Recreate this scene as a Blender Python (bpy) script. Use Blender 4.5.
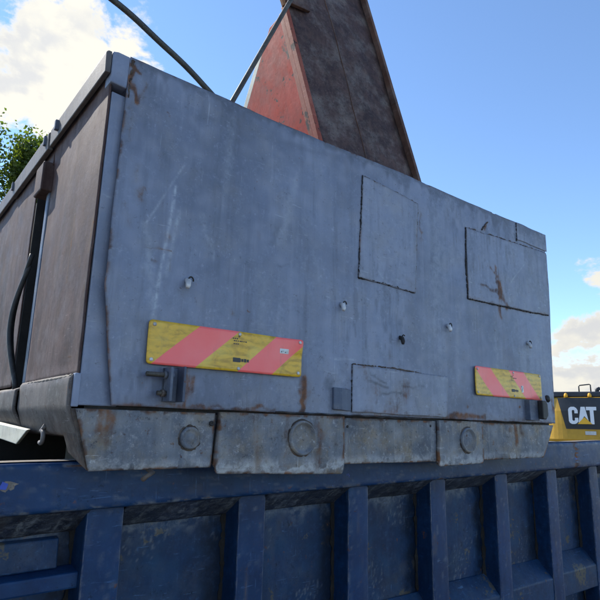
import bpy, bmesh, math, random
import numpy as np
from mathutils import Vector, Matrix

random.seed(7)
rng = np.random.default_rng(7)
scene = bpy.context.scene
for o in list(bpy.data.objects):
    bpy.data.objects.remove(o)
COL = scene.collection

# ------------------------------------------------------------------ camera
cam_d = bpy.data.cameras.new('camera')
cam = bpy.data.objects.new('camera', cam_d)
COL.objects.link(cam)
cam_d.sensor_width = 36.0
cam_d.lens = 33.24
cam_d.clip_start = 0.05
cam_d.clip_end = 3000
CR = Matrix(((0.783454562, -0.154300344, -0.601988665),
             (-0.621048128, -0.159608403, -0.767348930),
             (0.022319754, 0.975046954, -0.220873871)))
CAM = Vector((-0.43976, -1.47297, 0.0))
cam.matrix_world = Matrix.Translation(CAM) @ CR.to_4x4()
scene.camera = cam
scene.render.resolution_x = 1024
scene.render.resolution_y = 1024

GROUND = -1.70

# ------------------------------------------------------------------ view
scene.view_settings.view_transform = 'Standard'
scene.view_settings.look = 'None'
scene.view_settings.gamma = 1.0
scene.view_settings.exposure = 1.15
scene.view_settings.use_curve_mapping = False

scene.cycles.max_bounces = 5
scene.cycles.diffuse_bounces = 3
scene.cycles.glossy_bounces = 2
scene.cycles.transmission_bounces = 2
scene.cycles.caustics_reflective = False
scene.cycles.caustics_refractive = False
scene.cycles.use_adaptive_sampling = True
scene.cycles.adaptive_threshold = 0.03
scene.cycles.use_denoising = True

# ------------------------------------------------------------------ node helper
class NT:
    def __init__(self, tree):
        self.t = tree
        self.n = tree.nodes
        self.l = tree.links
    def put(self, inp, v):
        if v is None:
            return
        if hasattr(v, 'is_linked') or hasattr(v, 'links'):
            self.l.new(v, inp)
        else:
            if isinstance(v, (tuple, list)) and len(v) == 3 and len(inp.default_value) == 4:
                v = (*v, 1.0)
            inp.default_value = v
    def new(self, typ, **kw):
        nd = self.n.new(typ)
        for k, v in kw.items():
            setattr(nd, k, v)
        return nd
    def math(self, op, a, b=None, c=None, clamp=False):
        nd = self.new('ShaderNodeMath', operation=op, use_clamp=clamp)
        self.put(nd.inputs[0], a)
        if b is not None: self.put(nd.inputs[1], b)
        if c is not None: self.put(nd.inputs[2], c)
        return nd.outputs[0]
    def vmath(self, op, a, b=None):
        nd = self.new('ShaderNodeVectorMath', operation=op)
        self.put(nd.inputs[0], a)
        if b is not None: self.put(nd.inputs[1], b)
        return nd.outputs['Value'] if op in ('DOT_PRODUCT', 'LENGTH', 'DISTANCE') else nd.outputs[0]
    def noise(self, vec, scale, detail=4, rough=0.55, dist=0.0):
        nd = self.new('ShaderNodeTexNoise')
        self.put(nd.inputs['Vector'], vec)
        nd.inputs['Scale'].default_value = scale
        nd.inputs['Detail'].default_value = detail
        nd.inputs['Roughness'].default_value = rough
        nd.inputs['Distortion'].default_value = dist
        return nd.outputs[0]
    def scale(self, vec, s):
        return self.vmath('MULTIPLY', vec, s)
    def step(self, v, a, b, lo=0.0, hi=1.0):
        nd = self.new('ShaderNodeMapRange', interpolation_type='SMOOTHSTEP')
        self.put(nd.inputs[0], v)
        self.put(nd.inputs[1], a); self.put(nd.inputs[2], b)
        self.put(nd.inputs[3], lo); self.put(nd.inputs[4], hi)
        return nd.outputs[0]
    def mix(self, f, a, b, mode='MIX'):
        nd = self.new('ShaderNodeMix', data_type='RGBA', blend_type=mode)
        self.put(nd.inputs[0], f)
        self.put(nd.inputs[6], a); self.put(nd.inputs[7], b)
        return nd.outputs[2]
    def attr(self, name):
        nd = self.new('ShaderNodeAttribute', attribute_name=name)
        return nd.outputs['Fac']

# ------------------------------------------------------------------ sky and sun
SUN = Vector((-0.25, 0.69, 0.68)).normalized()
SUN_EL = math.asin(SUN.z)
SUN_AZ = math.atan2(SUN.x, SUN.y)          # clockwise from +Y

world = bpy.data.worlds.new('World')
scene.world = world
world.use_nodes = True
world.cycles.sampling_method = 'NONE'
wt = NT(world.node_tree)
world.node_tree.nodes.clear()
w_out = wt.new('ShaderNodeOutputWorld')
w_bg = wt.new('ShaderNodeBackground')
w_bg.inputs['Strength'].default_value = 0.13
wt.l.new(w_bg.outputs[0], w_out.inputs[0])
sky = wt.new('ShaderNodeTexSky', sky_type='NISHITA')
sky.sun_disc = False
sky.sun_elevation = SUN_EL
sky.sun_rotation = SUN_AZ
sky.altitude = 2200
sky.air_density = 1.0
sky.dust_density = 0.0
sky.ozone_density = 0.5
tc = wt.new('ShaderNodeTexCoord')
D = tc.outputs['Generated']
sep = wt.new('ShaderNodeSeparateXYZ')
wt.l.new(D, sep.inputs[0])
dz = wt.math('MAXIMUM', wt.math('ADD', sep.outputs[2], 0.12), 0.02)
dv = wt.new('ShaderNodeCombineXYZ')
wt.l.new(wt.math('DIVIDE', sep.outputs[0], dz), dv.inputs[0])
wt.l.new(wt.math('DIVIDE', sep.outputs[1], dz), dv.inputs[1])
dv.inputs[2].default_value = 3.7
UV = dv.outputs[0]
big = wt.noise(UV, 1.15, 1, 0.5)                      # where clouds gather
puff = wt.noise(wt.scale(wt.vmath('ADD', D, (4.2, 1.7, 0.3)), (1, 1, 1.5)), 9.0, 6, 0.62, 0.15)      # how they are shaped
DN = wt.vmath('NORMALIZE', D)
def lobe(d, a, b, amp):
    dot = wt.vmath('DOT_PRODUCT', DN, tuple(Vector(d).normalized()))
    return wt.step(dot, math.cos(math.radians(b)), math.cos(math.radians(a)), 0.0, amp)
total = wt.step(big, 0.48, 0.70, -0.60, 0.15)
lobes = [((0.09, 0.82, 0.57), 3, 11, 0.66), ((0.215, 0.80, 0.56), 1, 8, 0.85), ((-0.12, 0.76, 0.64), 3, 14, 0.60), ((0.07, 0.86, 0.505), 1, 7, 0.36),
         ((0.902, 0.41, 0.110), 2, 6, 0.85), ((0.93, 0.34, 0.10), 2, 6, 0.55), ((0.886, 0.380, 0.258), 0.3, 2.6, 1.25)]
clear = [((0.45, 0.75, 0.48), 10, 20, -0.50), ((0.78, 0.46, 0.45), 12, 22, -0.50), ((0.67, 0.55, 0.5), 14, 24, -0.5)]
for L in lobes + clear:
    total = wt.math('ADD', total, lobe(*L))
total = wt.math('ADD', total, wt.step(sep.outputs[2], 0.26, 0.03, 0.0, 0.18))
dens = wt.math('ADD', total, wt.math('MULTIPLY', wt.math('SUBTRACT', puff, 0.5), 4.6))
mask = wt.math('MULTIPLY', wt.step(dens, -0.12, 0.42), wt.step(sep.outputs[2], 0.0, 0.03))
thick = wt.step(dens, 0.05, 0.75)
puff2 = wt.noise(wt.scale(wt.vmath('ADD', D, (4.17, 1.80, 0.38)), (1, 1, 1.5)), 9.0, 3, 0.62, 0.15)
shade = wt.step(wt.math('SUBTRACT', puff2, puff), -0.10, 0.12)          # thicker towards the sun: shaded side
c_near = wt.mix(wt.math('MULTIPLY', shade, thick), (3.30, 3.22, 2.90), (2.60, 2.64, 2.68))
glow = wt.step(wt.vmath('DOT_PRODUCT', DN, tuple(SUN)), 0.45, 0.97, 0.98, 1.10)
c_cloud = wt.vmath('SCALE', c_near)
wt.l.new(glow, c_cloud.node.inputs['Scale'])
blue_sky = wt.mix(1.0, sky.outputs[0], (0.86, 0.98, 1.07), 'MULTIPLY')
col = wt.mix(mask, blue_sky, c_cloud)
wt.l.new(col, w_bg.inputs['Color'])

sun_d = bpy.data.lights.new('sun', 'SUN')
sun_d.energy = 2.8
sun_d.angle = math.radians(0.53)
sun_d.color = (1.0, 0.95, 0.87)
sun = bpy.data.objects.new('sun', sun_d)
COL.objects.link(sun)
sun.rotation_euler = (-SUN).to_track_quat('-Z', 'Y').to_euler()
sun.location = SUN * 30

# ------------------------------------------------------------------ mesh helper
class MB:
    def __init__(self):
        self.v = []; self.f = []; self.s = []
    def add(self, verts, faces, smooth=False):
        b = len(self.v)
        self.v += [Vector(p) for p in verts]
        self.f += [tuple(i + b for i in f) for f in faces]
        self.s += [smooth] * len(faces)
        return self
    def box(self, x0, x1, y0, y1, z0, z1):
        return self.hexa([(x0, y0, z0), (x1, y0, z0), (x1, y1, z0), (x0, y1, z0)],
                         [(x0, y0, z1), (x1, y0, z1), (x1, y1, z1), (x0, y1, z1)])
    def hexa(self, lo, hi):
        return self.add(list(lo) + list(hi), [(3, 2, 1, 0), (4, 5, 6, 7), (0, 1, 5, 4), (1, 2, 6, 5), (2, 3, 7, 6), (3, 0, 4, 7)])
    def prism(self, pts, d):
        """pts: planar polygon (3D), extruded by vector d"""
        n = len(pts); d = Vector(d)
        P = [Vector(p) for p in pts]
        fs = [tuple(range(n - 1, -1, -1)), tuple(range(n, 2 * n))]
        fs += [(i, (i + 1) % n, n + (i + 1) % n, n + i) for i in range(n)]
        return self.add(P + [p + d for p in P], fs)
    def tube(self, path, r, seg=10, cap=True, smooth=True):
        P = [Vector(p) for p in path]
        n = len(P); R = r if isinstance(r, (list, tuple)) else [r] * n
        vs = []; up = None
        for i, p in enumerate(P):
            t = (P[min(i + 1, n - 1)] - P[max(i - 1, 0)]).normalized()
            if up is None:
                up = Vector((0, 0, 1)) if abs(t.z) < 0.9 else Vector((1, 0, 0))
            a = t.cross(up)
            if a.length < 1e-6: a = t.orthogonal()
            a.normalize(); b = t.cross(a).normalized(); up = -b if False else a.cross(t)
            for k in range(seg):
                w = 2 * math.pi * k / seg
                vs.append(p + (a * math.cos(w) + b * math.sin(w)) * R[i])
        fs = []
        for i in range(n - 1):
            for k in range(seg):
                k2 = (k + 1) % seg
                fs.append((i * seg + k, i * seg + k2, (i + 1) * seg + k2, (i + 1) * seg + k))
        self.add(vs, fs, smooth)
        if cap:
            b0 = len(self.v) - len(vs)
            self.f += [tuple(b0 + k for k in range(seg - 1, -1, -1)), tuple(b0 + (n - 1) * seg + k for k in range(seg))]
            self.s += [False, False]
        return self
    def cyl(self, c, axis, r, h, seg=24, r2=None):
        c = Vector(c); a = Vector(axis).normalized()
        return self.tube([c, c + a * h], [r, r if r2 is None else r2], seg)
    def lathe(self, c, axis, prof, seg=32):
        """prof: list of (radius, height along axis)"""
        c = Vector(c); a = Vector(axis).normalized(); u = a.orthogonal().normalized(); w = a.cross(u)
        vs = []
        for r, h in prof:
            for k in range(seg):
                t = 2 * math.pi * k / seg
                vs.append(c + a * h + (u * math.cos(t) + w * math.sin(t)) * r)
        fs = []
        for i in range(len(prof) - 1):
            for k in range(seg):
                k2 = (k + 1) % seg
                fs.append((i * seg + k, i * seg + k2, (i + 1) * seg + k2, (i + 1) * seg + k))
        fs.append(tuple(range(seg - 1, -1, -1))); fs.append(tuple((len(prof) - 1) * seg + k for k in range(seg)))
        return self.add(vs, fs, True)
    def build(self, name, mat, parent=None, bevel=0.0, label=None, fix=True):
        off = parent_loc(parent)
        me = bpy.data.meshes.new(name)
        me.from_pydata([tuple(p - off) for p in self.v], [], self.f)
        me.polygons.foreach_set('use_smooth', self.s)
        if fix:
            bm = bmesh.new(); bm.from_mesh(me)
            bmesh.ops.recalc_face_normals(bm, faces=bm.faces)
            bm.to_mesh(me); bm.free()
        me.update()
        return link(name, me, mat, parent, bevel, label)

ROOT_LOC = {}
def parent_loc(p):
    while p is not None:
        if p.name in ROOT_LOC:
            return ROOT_LOC[p.name]
        p = p.parent
    return Vector((0, 0, 0))
def link(name, me, mat, parent=None, bevel=0.0, label=None):
    o = bpy.data.objects.new(name, me)
    COL.objects.link(o)
    if mat is not None:
        me.materials.append(mat)
    if parent is not None:
        o.parent = parent
    if bevel > 0:
        m = o.modifiers.new('bevel', 'BEVEL')
        m.width = bevel; m.segments = 2; m.limit_method = 'ANGLE'; m.angle_limit = math.radians(40)
        m.harden_normals = False
    if label:
        o['label'] = label
    return o
def thing(name, loc, label, cat, group=None, local=False, rotz=0.0):
    o = bpy.data.objects.new(name, None)
    COL.objects.link(o)
    o.location = loc
    o.rotation_euler = (0, 0, rotz)
    o.empty_display_size = 0.2
    o['label'] = label; o['category'] = cat
    if group: o['group'] = group
    ROOT_LOC[o.name] = Vector((0, 0, 0)) if local else Vector(loc)
    return o
def tag(o, label, cat, group=None):
    o['label'] = label; o['category'] = cat
    if group: o['group'] = group
    return o

# ------------------------------------------------------------------ materials
def material(name):
    m = bpy.data.materials.new(name)
    m.use_nodes = True
    t = NT(m.node_tree)
    b = m.node_tree.nodes['Principled BSDF']
    return m, t, b

RUST_A = (0.055, 0.024, 0.014)
RUST_B = (0.21, 0.085, 0.030)

def worn(name, base, light, dark, rough=0.5, rust=0.5, spots=0.5, streak=0.6, scratch=0.4, dust=(0.30, 0.28, 0.25),
         dust_amt=0.25, attr=False, bump=0.25, fscale=1.0, metallic=0.0, chip=None, chip_amt=0.0, spec=0.4, grain=0.35, scuffc=None):
    m, t, b = material(name)
    b.inputs['Specular IOR Level'].default_value = spec
    tcn = t.new('ShaderNodeTexCoord')
    oi = t.new('ShaderNodeObjectInfo')
    rv = t.vmath('SCALE', (13.1, 7.3, 5.9))
    t.l.new(oi.outputs['Random'], rv.node.inputs['Scale'])
    V = t.vmath('ADD', tcn.outputs['Object'], rv)
    big = t.noise(V, 2.6 * fscale, 3, 0.6, 0.3)
    mid = t.noise(V, 12 * fscale, 5, 0.68)
    tiny = t.noise(V, 48 * fscale, 6, 0.82)
    col = t.mix(t.step(big, 0.36, 0.64), dark, base)
    col = t.mix(t.math('MULTIPLY', t.step(mid, 0.44, 0.72), 0.75), col, light)
    # rain streaks running down the sheet
    VS = t.scale(V, (1, 1, 0.07))
    st = t.noise(VS, 30 * fscale, 3, 0.65)
    st2 = t.noise(VS, 8 * fscale, 2, 0.6)
    sm = t.math('MULTIPLY', t.step(st, 0.44, 0.70), t.step(st2, 0.38, 0.64))
    col = t.mix(t.math('MULTIPLY', sm, streak), col, tuple(0.60 * c for c in base))
    sl = t.math('MULTIPLY', t.step(st, 0.50, 0.30), t.step(st2, 0.56, 0.36))
    col = t.mix(t.math('MULTIPLY', sl, streak * 0.75), col, light)
    # dust and rusty wash in blotches
    dn = t.noise(t.vmath('ADD', V, (9, 1, 4)), 5.5 * fscale, 6, 0.72)
    col = t.mix(t.math('MULTIPLY', t.step(dn, 0.44, 0.72), dust_amt), col, dust)
    # fine scratches
    if scratch > 0.05:
        s1 = t.noise(t.vmath('MULTIPLY', V, (7, 7, 80)), 1.7 * fscale, 3, 0.6, 0.8)
        s2 = t.noise(t.vmath('MULTIPLY', V, (80, 80, 4)), 1.9 * fscale, 3, 0.6, 0.6)
        sg = t.math('MULTIPLY', t.math('MAXIMUM', t.step(s1, 0.66, 0.69), t.step(s2, 0.66, 0.69)), t.step(dn, 0.42, 0.60))
        col = t.mix(t.math('MULTIPLY', sg, scratch), col, tuple(min(0.6, 1.6 * c + 0.03) for c in light))
    # speckle
    col = t.mix(t.math('MULTIPLY', t.step(tiny, 0.50, 0.70), grain), col, tuple(0.55 * c for c in dark))
    col = t.mix(t.math('MULTIPLY', t.step(tiny, 0.50, 0.30), grain), col, tuple(min(.7, 1.2 * c) for c in light))
    gate = t.step(dn, 0.36, 0.60)
    col = t.mix(t.math('MULTIPLY', t.math('MULTIPLY', t.step(tiny, 0.615, 0.635), gate), min(1, 1.6 * grain)), col, tuple(0.42 * c for c in dark))
    col = t.mix(t.math('MULTIPLY', t.math('MULTIPLY', t.step(tiny, 0.365, 0.345), gate), min(1, 1.4 * grain)), col, tuple(min(.7, 1.35 * c + .01) for c in light))
    rn = t.noise(t.vmath('ADD', V, (1, 8, 2)), 36 * fscale, 5, 0.72, 0.3)
    if chip is not None:
        cn = t.math('ADD', t.math('MULTIPLY', t.noise(t.vmath('ADD', V, (5, 5, 8)), 6 * fscale, 2, 0.6, 0.4), 0.6), t.math('MULTIPLY', rn, 0.4))
        k = 0.605 - 0.05 * chip_amt
        col = t.mix(t.step(cn, k, k + 0.03), col, chip)
    # rust
    rl = t.step(dn, 0.58, 0.44)
    sp = t.math('MULTIPLY', t.step(rn, 0.66 - 0.06 * spots, 0.75 - 0.06 * spots), rl)
    rk = t.math('MULTIPLY', sp, rust)
    if attr:
        ra = t.attr('rust')
        nz = t.math('ADD', t.math('MULTIPLY', st, 0.55), t.math('MULTIPLY', rn, 0.75))
        loc = t.step(t.math('ADD', t.math('MULTIPLY', ra, 0.80), nz), 0.98, 1.42)
        loc = t.math('MULTIPLY', loc, t.step(ra, 0.02, 0.30))
        col = t.mix(t.math('MULTIPLY', t.math('MULTIPLY', ra, 0.42), t.step(mid, 0.2, 0.6)), col, (0.16, 0.12, 0.075))
        rk = t.math('MAXIMUM', rk, t.math('MULTIPLY', loc, 0.9))
        sc = t.attr('scuff')
        col = t.mix(t.math('MULTIPLY', sc, t.step(rn, 0.30, 0.65)), col, scuffc or tuple(min(0.55, 1.4 * c + 0.06) for c in light))
        gr = t.attr('grime')
        col = t.mix(t.math('MULTIPLY', gr, t.step(mid, 0.20, 0.62)), col, tuple(0.30 * c for c in dark))
    rc = t.mix(t.step(mid, 0.38, 0.64), RUST_A, RUST_B)
    col = t.mix(rk, col, rc)
    t.l.new(col, b.inputs['Base Color'])
    rr = t.math('ADD', rough, t.math('MULTIPLY', t.math('SUBTRACT', mid, 0.5), 0.5))
    rr = t.math('ADD', rr, t.math('MULTIPLY', rk, 0.35), clamp=True)
    t.l.new(rr, b.inputs['Roughness'])
    b.inputs['Metallic'].default_value = metallic
    if bump > 0:
        h = t.math('ADD', t.math('MULTIPLY', mid, 0.5), t.math('ADD', t.math('MULTIPLY', rk, 0.35), t.math('MULTIPLY', tiny, 0.22)))
        bp = t.new('ShaderNodeBump')
        bp.inputs['Strength'].default_value = bump
        bp.inputs['Distance'].default_value = 0.005
        t.l.new(h, bp.inputs['Height'])
        t.l.new(bp.outputs[0], b.inputs['Normal'])
    return m

M = {}
M['grey'] = worn('grey_paint', (0.2136, 0.2446, 0.3278), (0.2868, 0.3126, 0.3941), (0.1526, 0.1753, 0.2377), rough=0.5, rust=0.75, spots=0.2, streak=0.65, scratch=0.35, dust_amt=0.28, attr=True, bump=0.3, grain=0.3)
M['grey_patch'] = worn('grey_patch_paint', (0.2368, 0.2666, 0.3484), (0.3072, 0.3324, 0.4129), (0.1793, 0.2023, 0.2645), rough=0.5, rust=0.8, spots=0.3, streak=0.6, scratch=0.4, dust_amt=0.35, attr=True)
M['beam'] = worn('beam_paint', (0.1393, 0.1559, 0.1882), (0.3158, 0.3166, 0.3136), (0.0725, 0.0832, 0.1058), rough=0.58, rust=0.8, spots=0.9, streak=0.75, scratch=0.5, dust=(0.29, 0.205, 0.10), dust_amt=0.75, attr=True, bump=0.7, grain=0.6)
M['grey_small'] = worn('grey_fitting_paint', (0.0844, 0.1064, 0.1544), (0.1237, 0.1459, 0.1966), (0.0506, 0.0608, 0.0878), rough=0.55, rust=0.85, spots=0.9, streak=0.5, scratch=0.5, dust_amt=0.4, bump=0.4)
M['brown'] = worn('brown_side_paint', (0.0789, 0.0434, 0.0366), (0.1063, 0.0639, 0.0556), (0.0568, 0.0300, 0.0253), rough=0.68, rust=0.7, spots=0.5, streak=0.85, scratch=0.8, dust=(0.17, 0.135, 0.13), dust_amt=0.35, attr=True, spec=0.2, bump=0.35, grain=0.4)
M['sill'] = worn('sill_dirt', (0.130, 0.108, 0.098), (0.21, 0.185, 0.17), (0.070, 0.056, 0.050), rough=0.65, rust=0.85, spots=1.0, streak=1.0, scratch=0.5, dust_amt=0.5, bump=0.4, dust=(0.20, 0.18, 0.16), spec=0.2, grain=0.5)
M['rail'] = worn('rail_paint', (0.135, 0.122, 0.118), (0.20, 0.185, 0.18), (0.085, 0.075, 0.072), rough=0.6, rust=0.7, spots=0.6, streak=0.5, scratch=0.6, dust=(0.22, 0.20, 0.19), dust_amt=0.5, spec=0.25)
M['orange_rust'] = worn('orange_rust', (0.24, 0.105, 0.045), (0.33, 0.19, 0.10), (0.12, 0.05, 0.025), rough=0.75, rust=0.8, spots=0.8, streak=0.5, scratch=0.4, dust_amt=0.2, spec=0.2)
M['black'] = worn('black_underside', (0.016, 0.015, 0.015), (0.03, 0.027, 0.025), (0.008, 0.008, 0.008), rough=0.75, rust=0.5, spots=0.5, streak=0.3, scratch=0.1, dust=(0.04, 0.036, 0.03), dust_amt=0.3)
M['blue'] = worn('blue_paint', (0.0076, 0.0373, 0.1120), (0.0132, 0.0531, 0.1323), (0.0045, 0.0230, 0.0720), rough=0.42, rust=0.8, spots=0.8, streak=0.35, scratch=0.8, dust=(0.05, 0.06, 0.08), dust_amt=0.12, chip=(0.035, 0.085, 0.40), chip_amt=-1.0, bump=0.22, spec=0.25, attr=True, grain=0.4, scuffc=(0.17, 0.185, 0.20))
M['blue_panel'] = worn('blue_panel_paint', (0.0083, 0.0350, 0.0963), (0.0167, 0.0555, 0.1176), (0.0049, 0.0217, 0.0606), rough=0.5, rust=0.85, spots=0.7, streak=0.5, scratch=0.9, dust=(0.075, 0.08, 0.085), dust_amt=0.35, chip=(0.085, 0.075, 0.058), chip_amt=0.6, bump=0.3, spec=0.25, attr=True, grain=0.55, scuffc=(0.17, 0.185, 0.20))
M['blue_scuff'] = worn('scuffed_blue_paint', (0.0140, 0.0225, 0.0476), (0.1050, 0.1230, 0.1615), (0.0070, 0.0105, 0.0204), rough=0.6, rust=0.6, spots=0.6, streak=0.4, scratch=1.0, dust=(0.12, 0.12, 0.125), dust_amt=0.30, bump=0.6, fscale=2.6, attr=True, grain=0.7, scuffc=(0.17, 0.185, 0.20))
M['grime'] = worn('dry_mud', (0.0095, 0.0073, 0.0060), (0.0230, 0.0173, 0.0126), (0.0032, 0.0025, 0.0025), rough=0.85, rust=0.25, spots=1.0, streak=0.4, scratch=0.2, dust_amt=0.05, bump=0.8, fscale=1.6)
M['rim_dust'] = worn('dusty_rim', (0.20, 0.165, 0.13), (0.32, 0.28, 0.23), (0.07, 0.06, 0.06), rough=0.8, rust=0.9, spots=1.0, streak=0.1, scratch=0.4, dust_amt=0.4, bump=0.6, fscale=1.5, grain=0.7)
M['weld'] = worn('weld_seam', (0.016, 0.014, 0.014), (0.06, 0.05, 0.045), (0.006, 0.006, 0.006), rough=0.75, rust=1.0, spots=1.0, streak=0.0, scratch=0.0, dust_amt=0.1, bump=0.6, fscale=3)
M['weld_rust'] = worn('rusty_weld_seam', (0.085, 0.050, 0.032), (0.16, 0.12, 0.09), (0.03, 0.02, 0.016), rough=0.8, rust=1.0, spots=1.3, streak=0.0, scratch=0.0, dust_amt=0.3, bump=0.8, fscale=3)
M['steel'] = worn('bare_steel', (0.6090, 0.5945, 0.5800), (0.8990, 0.8700, 0.8410), (0.3190, 0.2900, 0.2755), rough=0.42, rust=0.4, spots=0.6, streak=0.1, scratch=0.5, dust_amt=0.2, metallic=0.2, fscale=3)
M['red'] = worn('red_paint', (0.3750, 0.0199, 0.0090), (0.5000, 0.0373, 0.0165), (0.2499, 0.0129, 0.0065), rough=0.6, rust=0.85, spots=0.55, streak=0.55, scratch=0.4, dust=(0.30, 0.13, 0.10), dust_amt=0.15, chip=(0.025, 0.018, 0.018), chip_amt=0.75, fscale=0.9, spec=0.2)
M['red_edge'] = worn('red_edge_paint', (0.3135, 0.0777, 0.0450), (0.3713, 0.1350, 0.0840), (0.1980, 0.0372, 0.0228), rough=0.55, rust=0.9, spots=0.8, streak=0.6, scratch=0.5, dust=(0.35, 0.2, 0.15), dust_amt=0.25, chip=(0.035, 0.022, 0.02), chip_amt=0.3, spec=0.2)
M['dark_plate'] = worn('worn_dark_steel', (0.0682, 0.0370, 0.0311), (0.1263, 0.0741, 0.0610), (0.0374, 0.0207, 0.0179), rough=0.6, rust=0.6, spots=0.5, streak=0.5, scratch=1.0, dust=(0.30, 0.265, 0.235), dust_amt=0.42, bump=0.3, spec=0.25, grain=0.8, fscale=1.4)
M['rust_bar'] = worn('rusty_steel_bar', (0.1196, 0.0551, 0.0338), (0.2080, 0.1103, 0.0743), (0.0572, 0.0260, 0.0175), rough=0.7, rust=0.9, spots=0.9, streak=0.3, scratch=0.4, dust_amt=0.3, bump=0.5)
M['cream'] = worn('cream_paint', (0.7336, 0.6782, 0.5234), (0.8282, 0.7834, 0.6458), (0.5680, 0.5144, 0.3898), rough=0.55, rust=0.5, spots=0.2, streak=0.5, scratch=0.3, dust=(0.45, 0.40, 0.33), dust_amt=0.3)
M['rod'] = worn('galvanised_rod', (0.0576, 0.0488, 0.0343), (0.0936, 0.0807, 0.0572), (0.0324, 0.0269, 0.0189), rough=0.5, rust=0.6, spots=0.6, streak=0.2, scratch=0.4, dust_amt=0.3, metallic=0.0, fscale=2)
M['rubber'] = worn('black_rubber', (0.022, 0.022, 0.022), (0.045, 0.043, 0.04), (0.012, 0.012, 0.012), rough=0.55, rust=0.0, spots=0.0, streak=0.2, scratch=0.3, dust=(0.09, 0.085, 0.075), dust_amt=0.4, fscale=2)
M['hose'] = worn('grey_hose', (0.050, 0.052, 0.046), (0.085, 0.085, 0.075), (0.028, 0.028, 0.026), rough=0.5, rust=0.0, spots=0.0, streak=0.2, scratch=0.3, dust=(0.12, 0.115, 0.10), dust_amt=0.4, fscale=2)

def reflective(name, sign, w, h):
    """diagonal red and yellow bars of a rear marking board; local x from the board's left, local z from its bottom"""
    m, t, b = material(name)
    tcn = t.new('ShaderNodeTexCoord')
    sp = t.new('ShaderNodeSeparateXYZ'); t.l.new(tcn.outputs['Object'], sp.inputs[0])
    x = sp.outputs[0] if sign > 0 else t.math('SUBTRACT', w, sp.outputs[0])
    u = t.math('SUBTRACT', x, t.math('MULTIPLY', sp.outputs[2], 0.146 / h))
    red = None
    for a, bb in ((0.014, 0.150), (0.294, 0.425)):
        k = t.math('MULTIPLY', t.math('GREATER_THAN', u, a), t.math('LESS_THAN', u, bb))
        red = k if red is None else t.math('ADD', red, k)
    if sign > 0:
        red = t.math('MULTIPLY', red, t.math('GREATER_THAN', x, 0.0))
    V = tcn.outputs['Object']
    wv = t.noise(t.scale(V, (1, 1, 2.2)), 16, 4, 0.6, 2.2)
    wave = t.new('ShaderNodeTexWave'); wave.wave_type = 'RINGS'
    wave.inputs['Scale'].default_value = 9; wave.inputs['Distortion'].default_value = 5; wave.inputs['Detail'].default_value = 2
    t.l.new(t.scale(V, (1, 1, 1.6)), wave.inputs['Vector'])
    yel = t.mix(t.math('MULTIPLY', t.step(t.math('ADD', t.math('MULTIPLY', wave.outputs[1], 0.16), wv), 0.45, 0.85), 0.9), (0.74, 0.43, 0.022), (0.42, 0.23, 0.010))
    yel = t.mix(t.math('MULTIPLY', t.step(t.noise(V, 9, 3), 0.5, 0.7), 0.5), yel, (0.80, 0.58, 0.10))
    rd = t.mix(t.step(t.noise(V, 7, 4), 0.4, 0.7), (1.0, 0.145, 0.130), (1.0, 0.185, 0.165))
    c = t.mix(red, yel, rd)
    dirt = t.noise(t.scale(V, (1, 1, 0.25)), 40, 6, 0.7)
    c = t.mix(t.math('MULTIPLY', t.step(dirt, 0.55, 0.75), 0.25), c, (0.22, 0.15, 0.08))
    sc = t.noise(t.scale(V, (3, 3, 1)), 60, 5, 0.6, 0.8)
    c = t.mix(t.step(sc, 0.735, 0.75), c, (0.10, 0.07, 0.05))
    t.l.new(c, b.inputs['Base Color'])
    b.inputs['Roughness'].default_value = 0.32
    bp = t.new('ShaderNodeBump'); bp.inputs['Strength'].default_value = 0.15; bp.inputs['Distance'].default_value = 0.004
    t.l.new(wv, bp.inputs['Height']); t.l.new(bp.outputs[0], b.inputs['Normal'])
    return m

def plain(name, c, rough=0.5, metallic=0.0, var=0.15, scale=30):
    m, t, b = material(name)
    tcn = t.new('ShaderNodeTexCoord')
    n = t.noise(tcn.outputs['Object'], scale, 4, 0.6)
    cc = t.mix(t.step(n, 0.3, 0.7), tuple(x * (1 - var) for x in c), tuple(min(1, x * (1 + var)) for x in c))
    t.l.new(cc, b.inputs['Base Color'])
    b.inputs['Roughness'].default_value = rough
    b.inputs['Metallic'].default_value = metallic
    return m
M['print'] = plain('black_print', (0.03, 0.03, 0.032), 0.5)
M['cat_yellow'] = plain('machine_yellow', (0.47, 0.265, 0.022), 0.45, 0, 0.14, 3)
M['cat_black'] = plain('machine_black', (0.014, 0.015, 0.019), 0.4, 0, 0.2, 5)
M['cat_white'] = plain('letter_white', (0.74, 0.75, 0.77), 0.45, 0, 0.04, 5)
M['cat_gold'] = plain('letter_gold', (0.80, 0.42, 0.02), 0.45, 0, 0.04, 5)
M['deck'] = plain('machine_dark_deck', (0.022, 0.026, 0.036), 0.5, 0, 0.2, 5)
M['silver'] = plain('silver_sticker', (0.5, 0.5, 0.5), 0.35, 0.3, 0.1, 20)
M['amber'] = plain('amber_lens', (0.72, 0.36, 0.02), 0.3, 0, 0.08, 20)
M['glass'] = plain('dark_cab_glass', (0.02, 0.025, 0.03), 0.08, 0, 0.1, 5)
M['track'] = plain('track_steel', (0.045, 0.038, 0.032), 0.7, 0.2, 0.3, 20)

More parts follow.
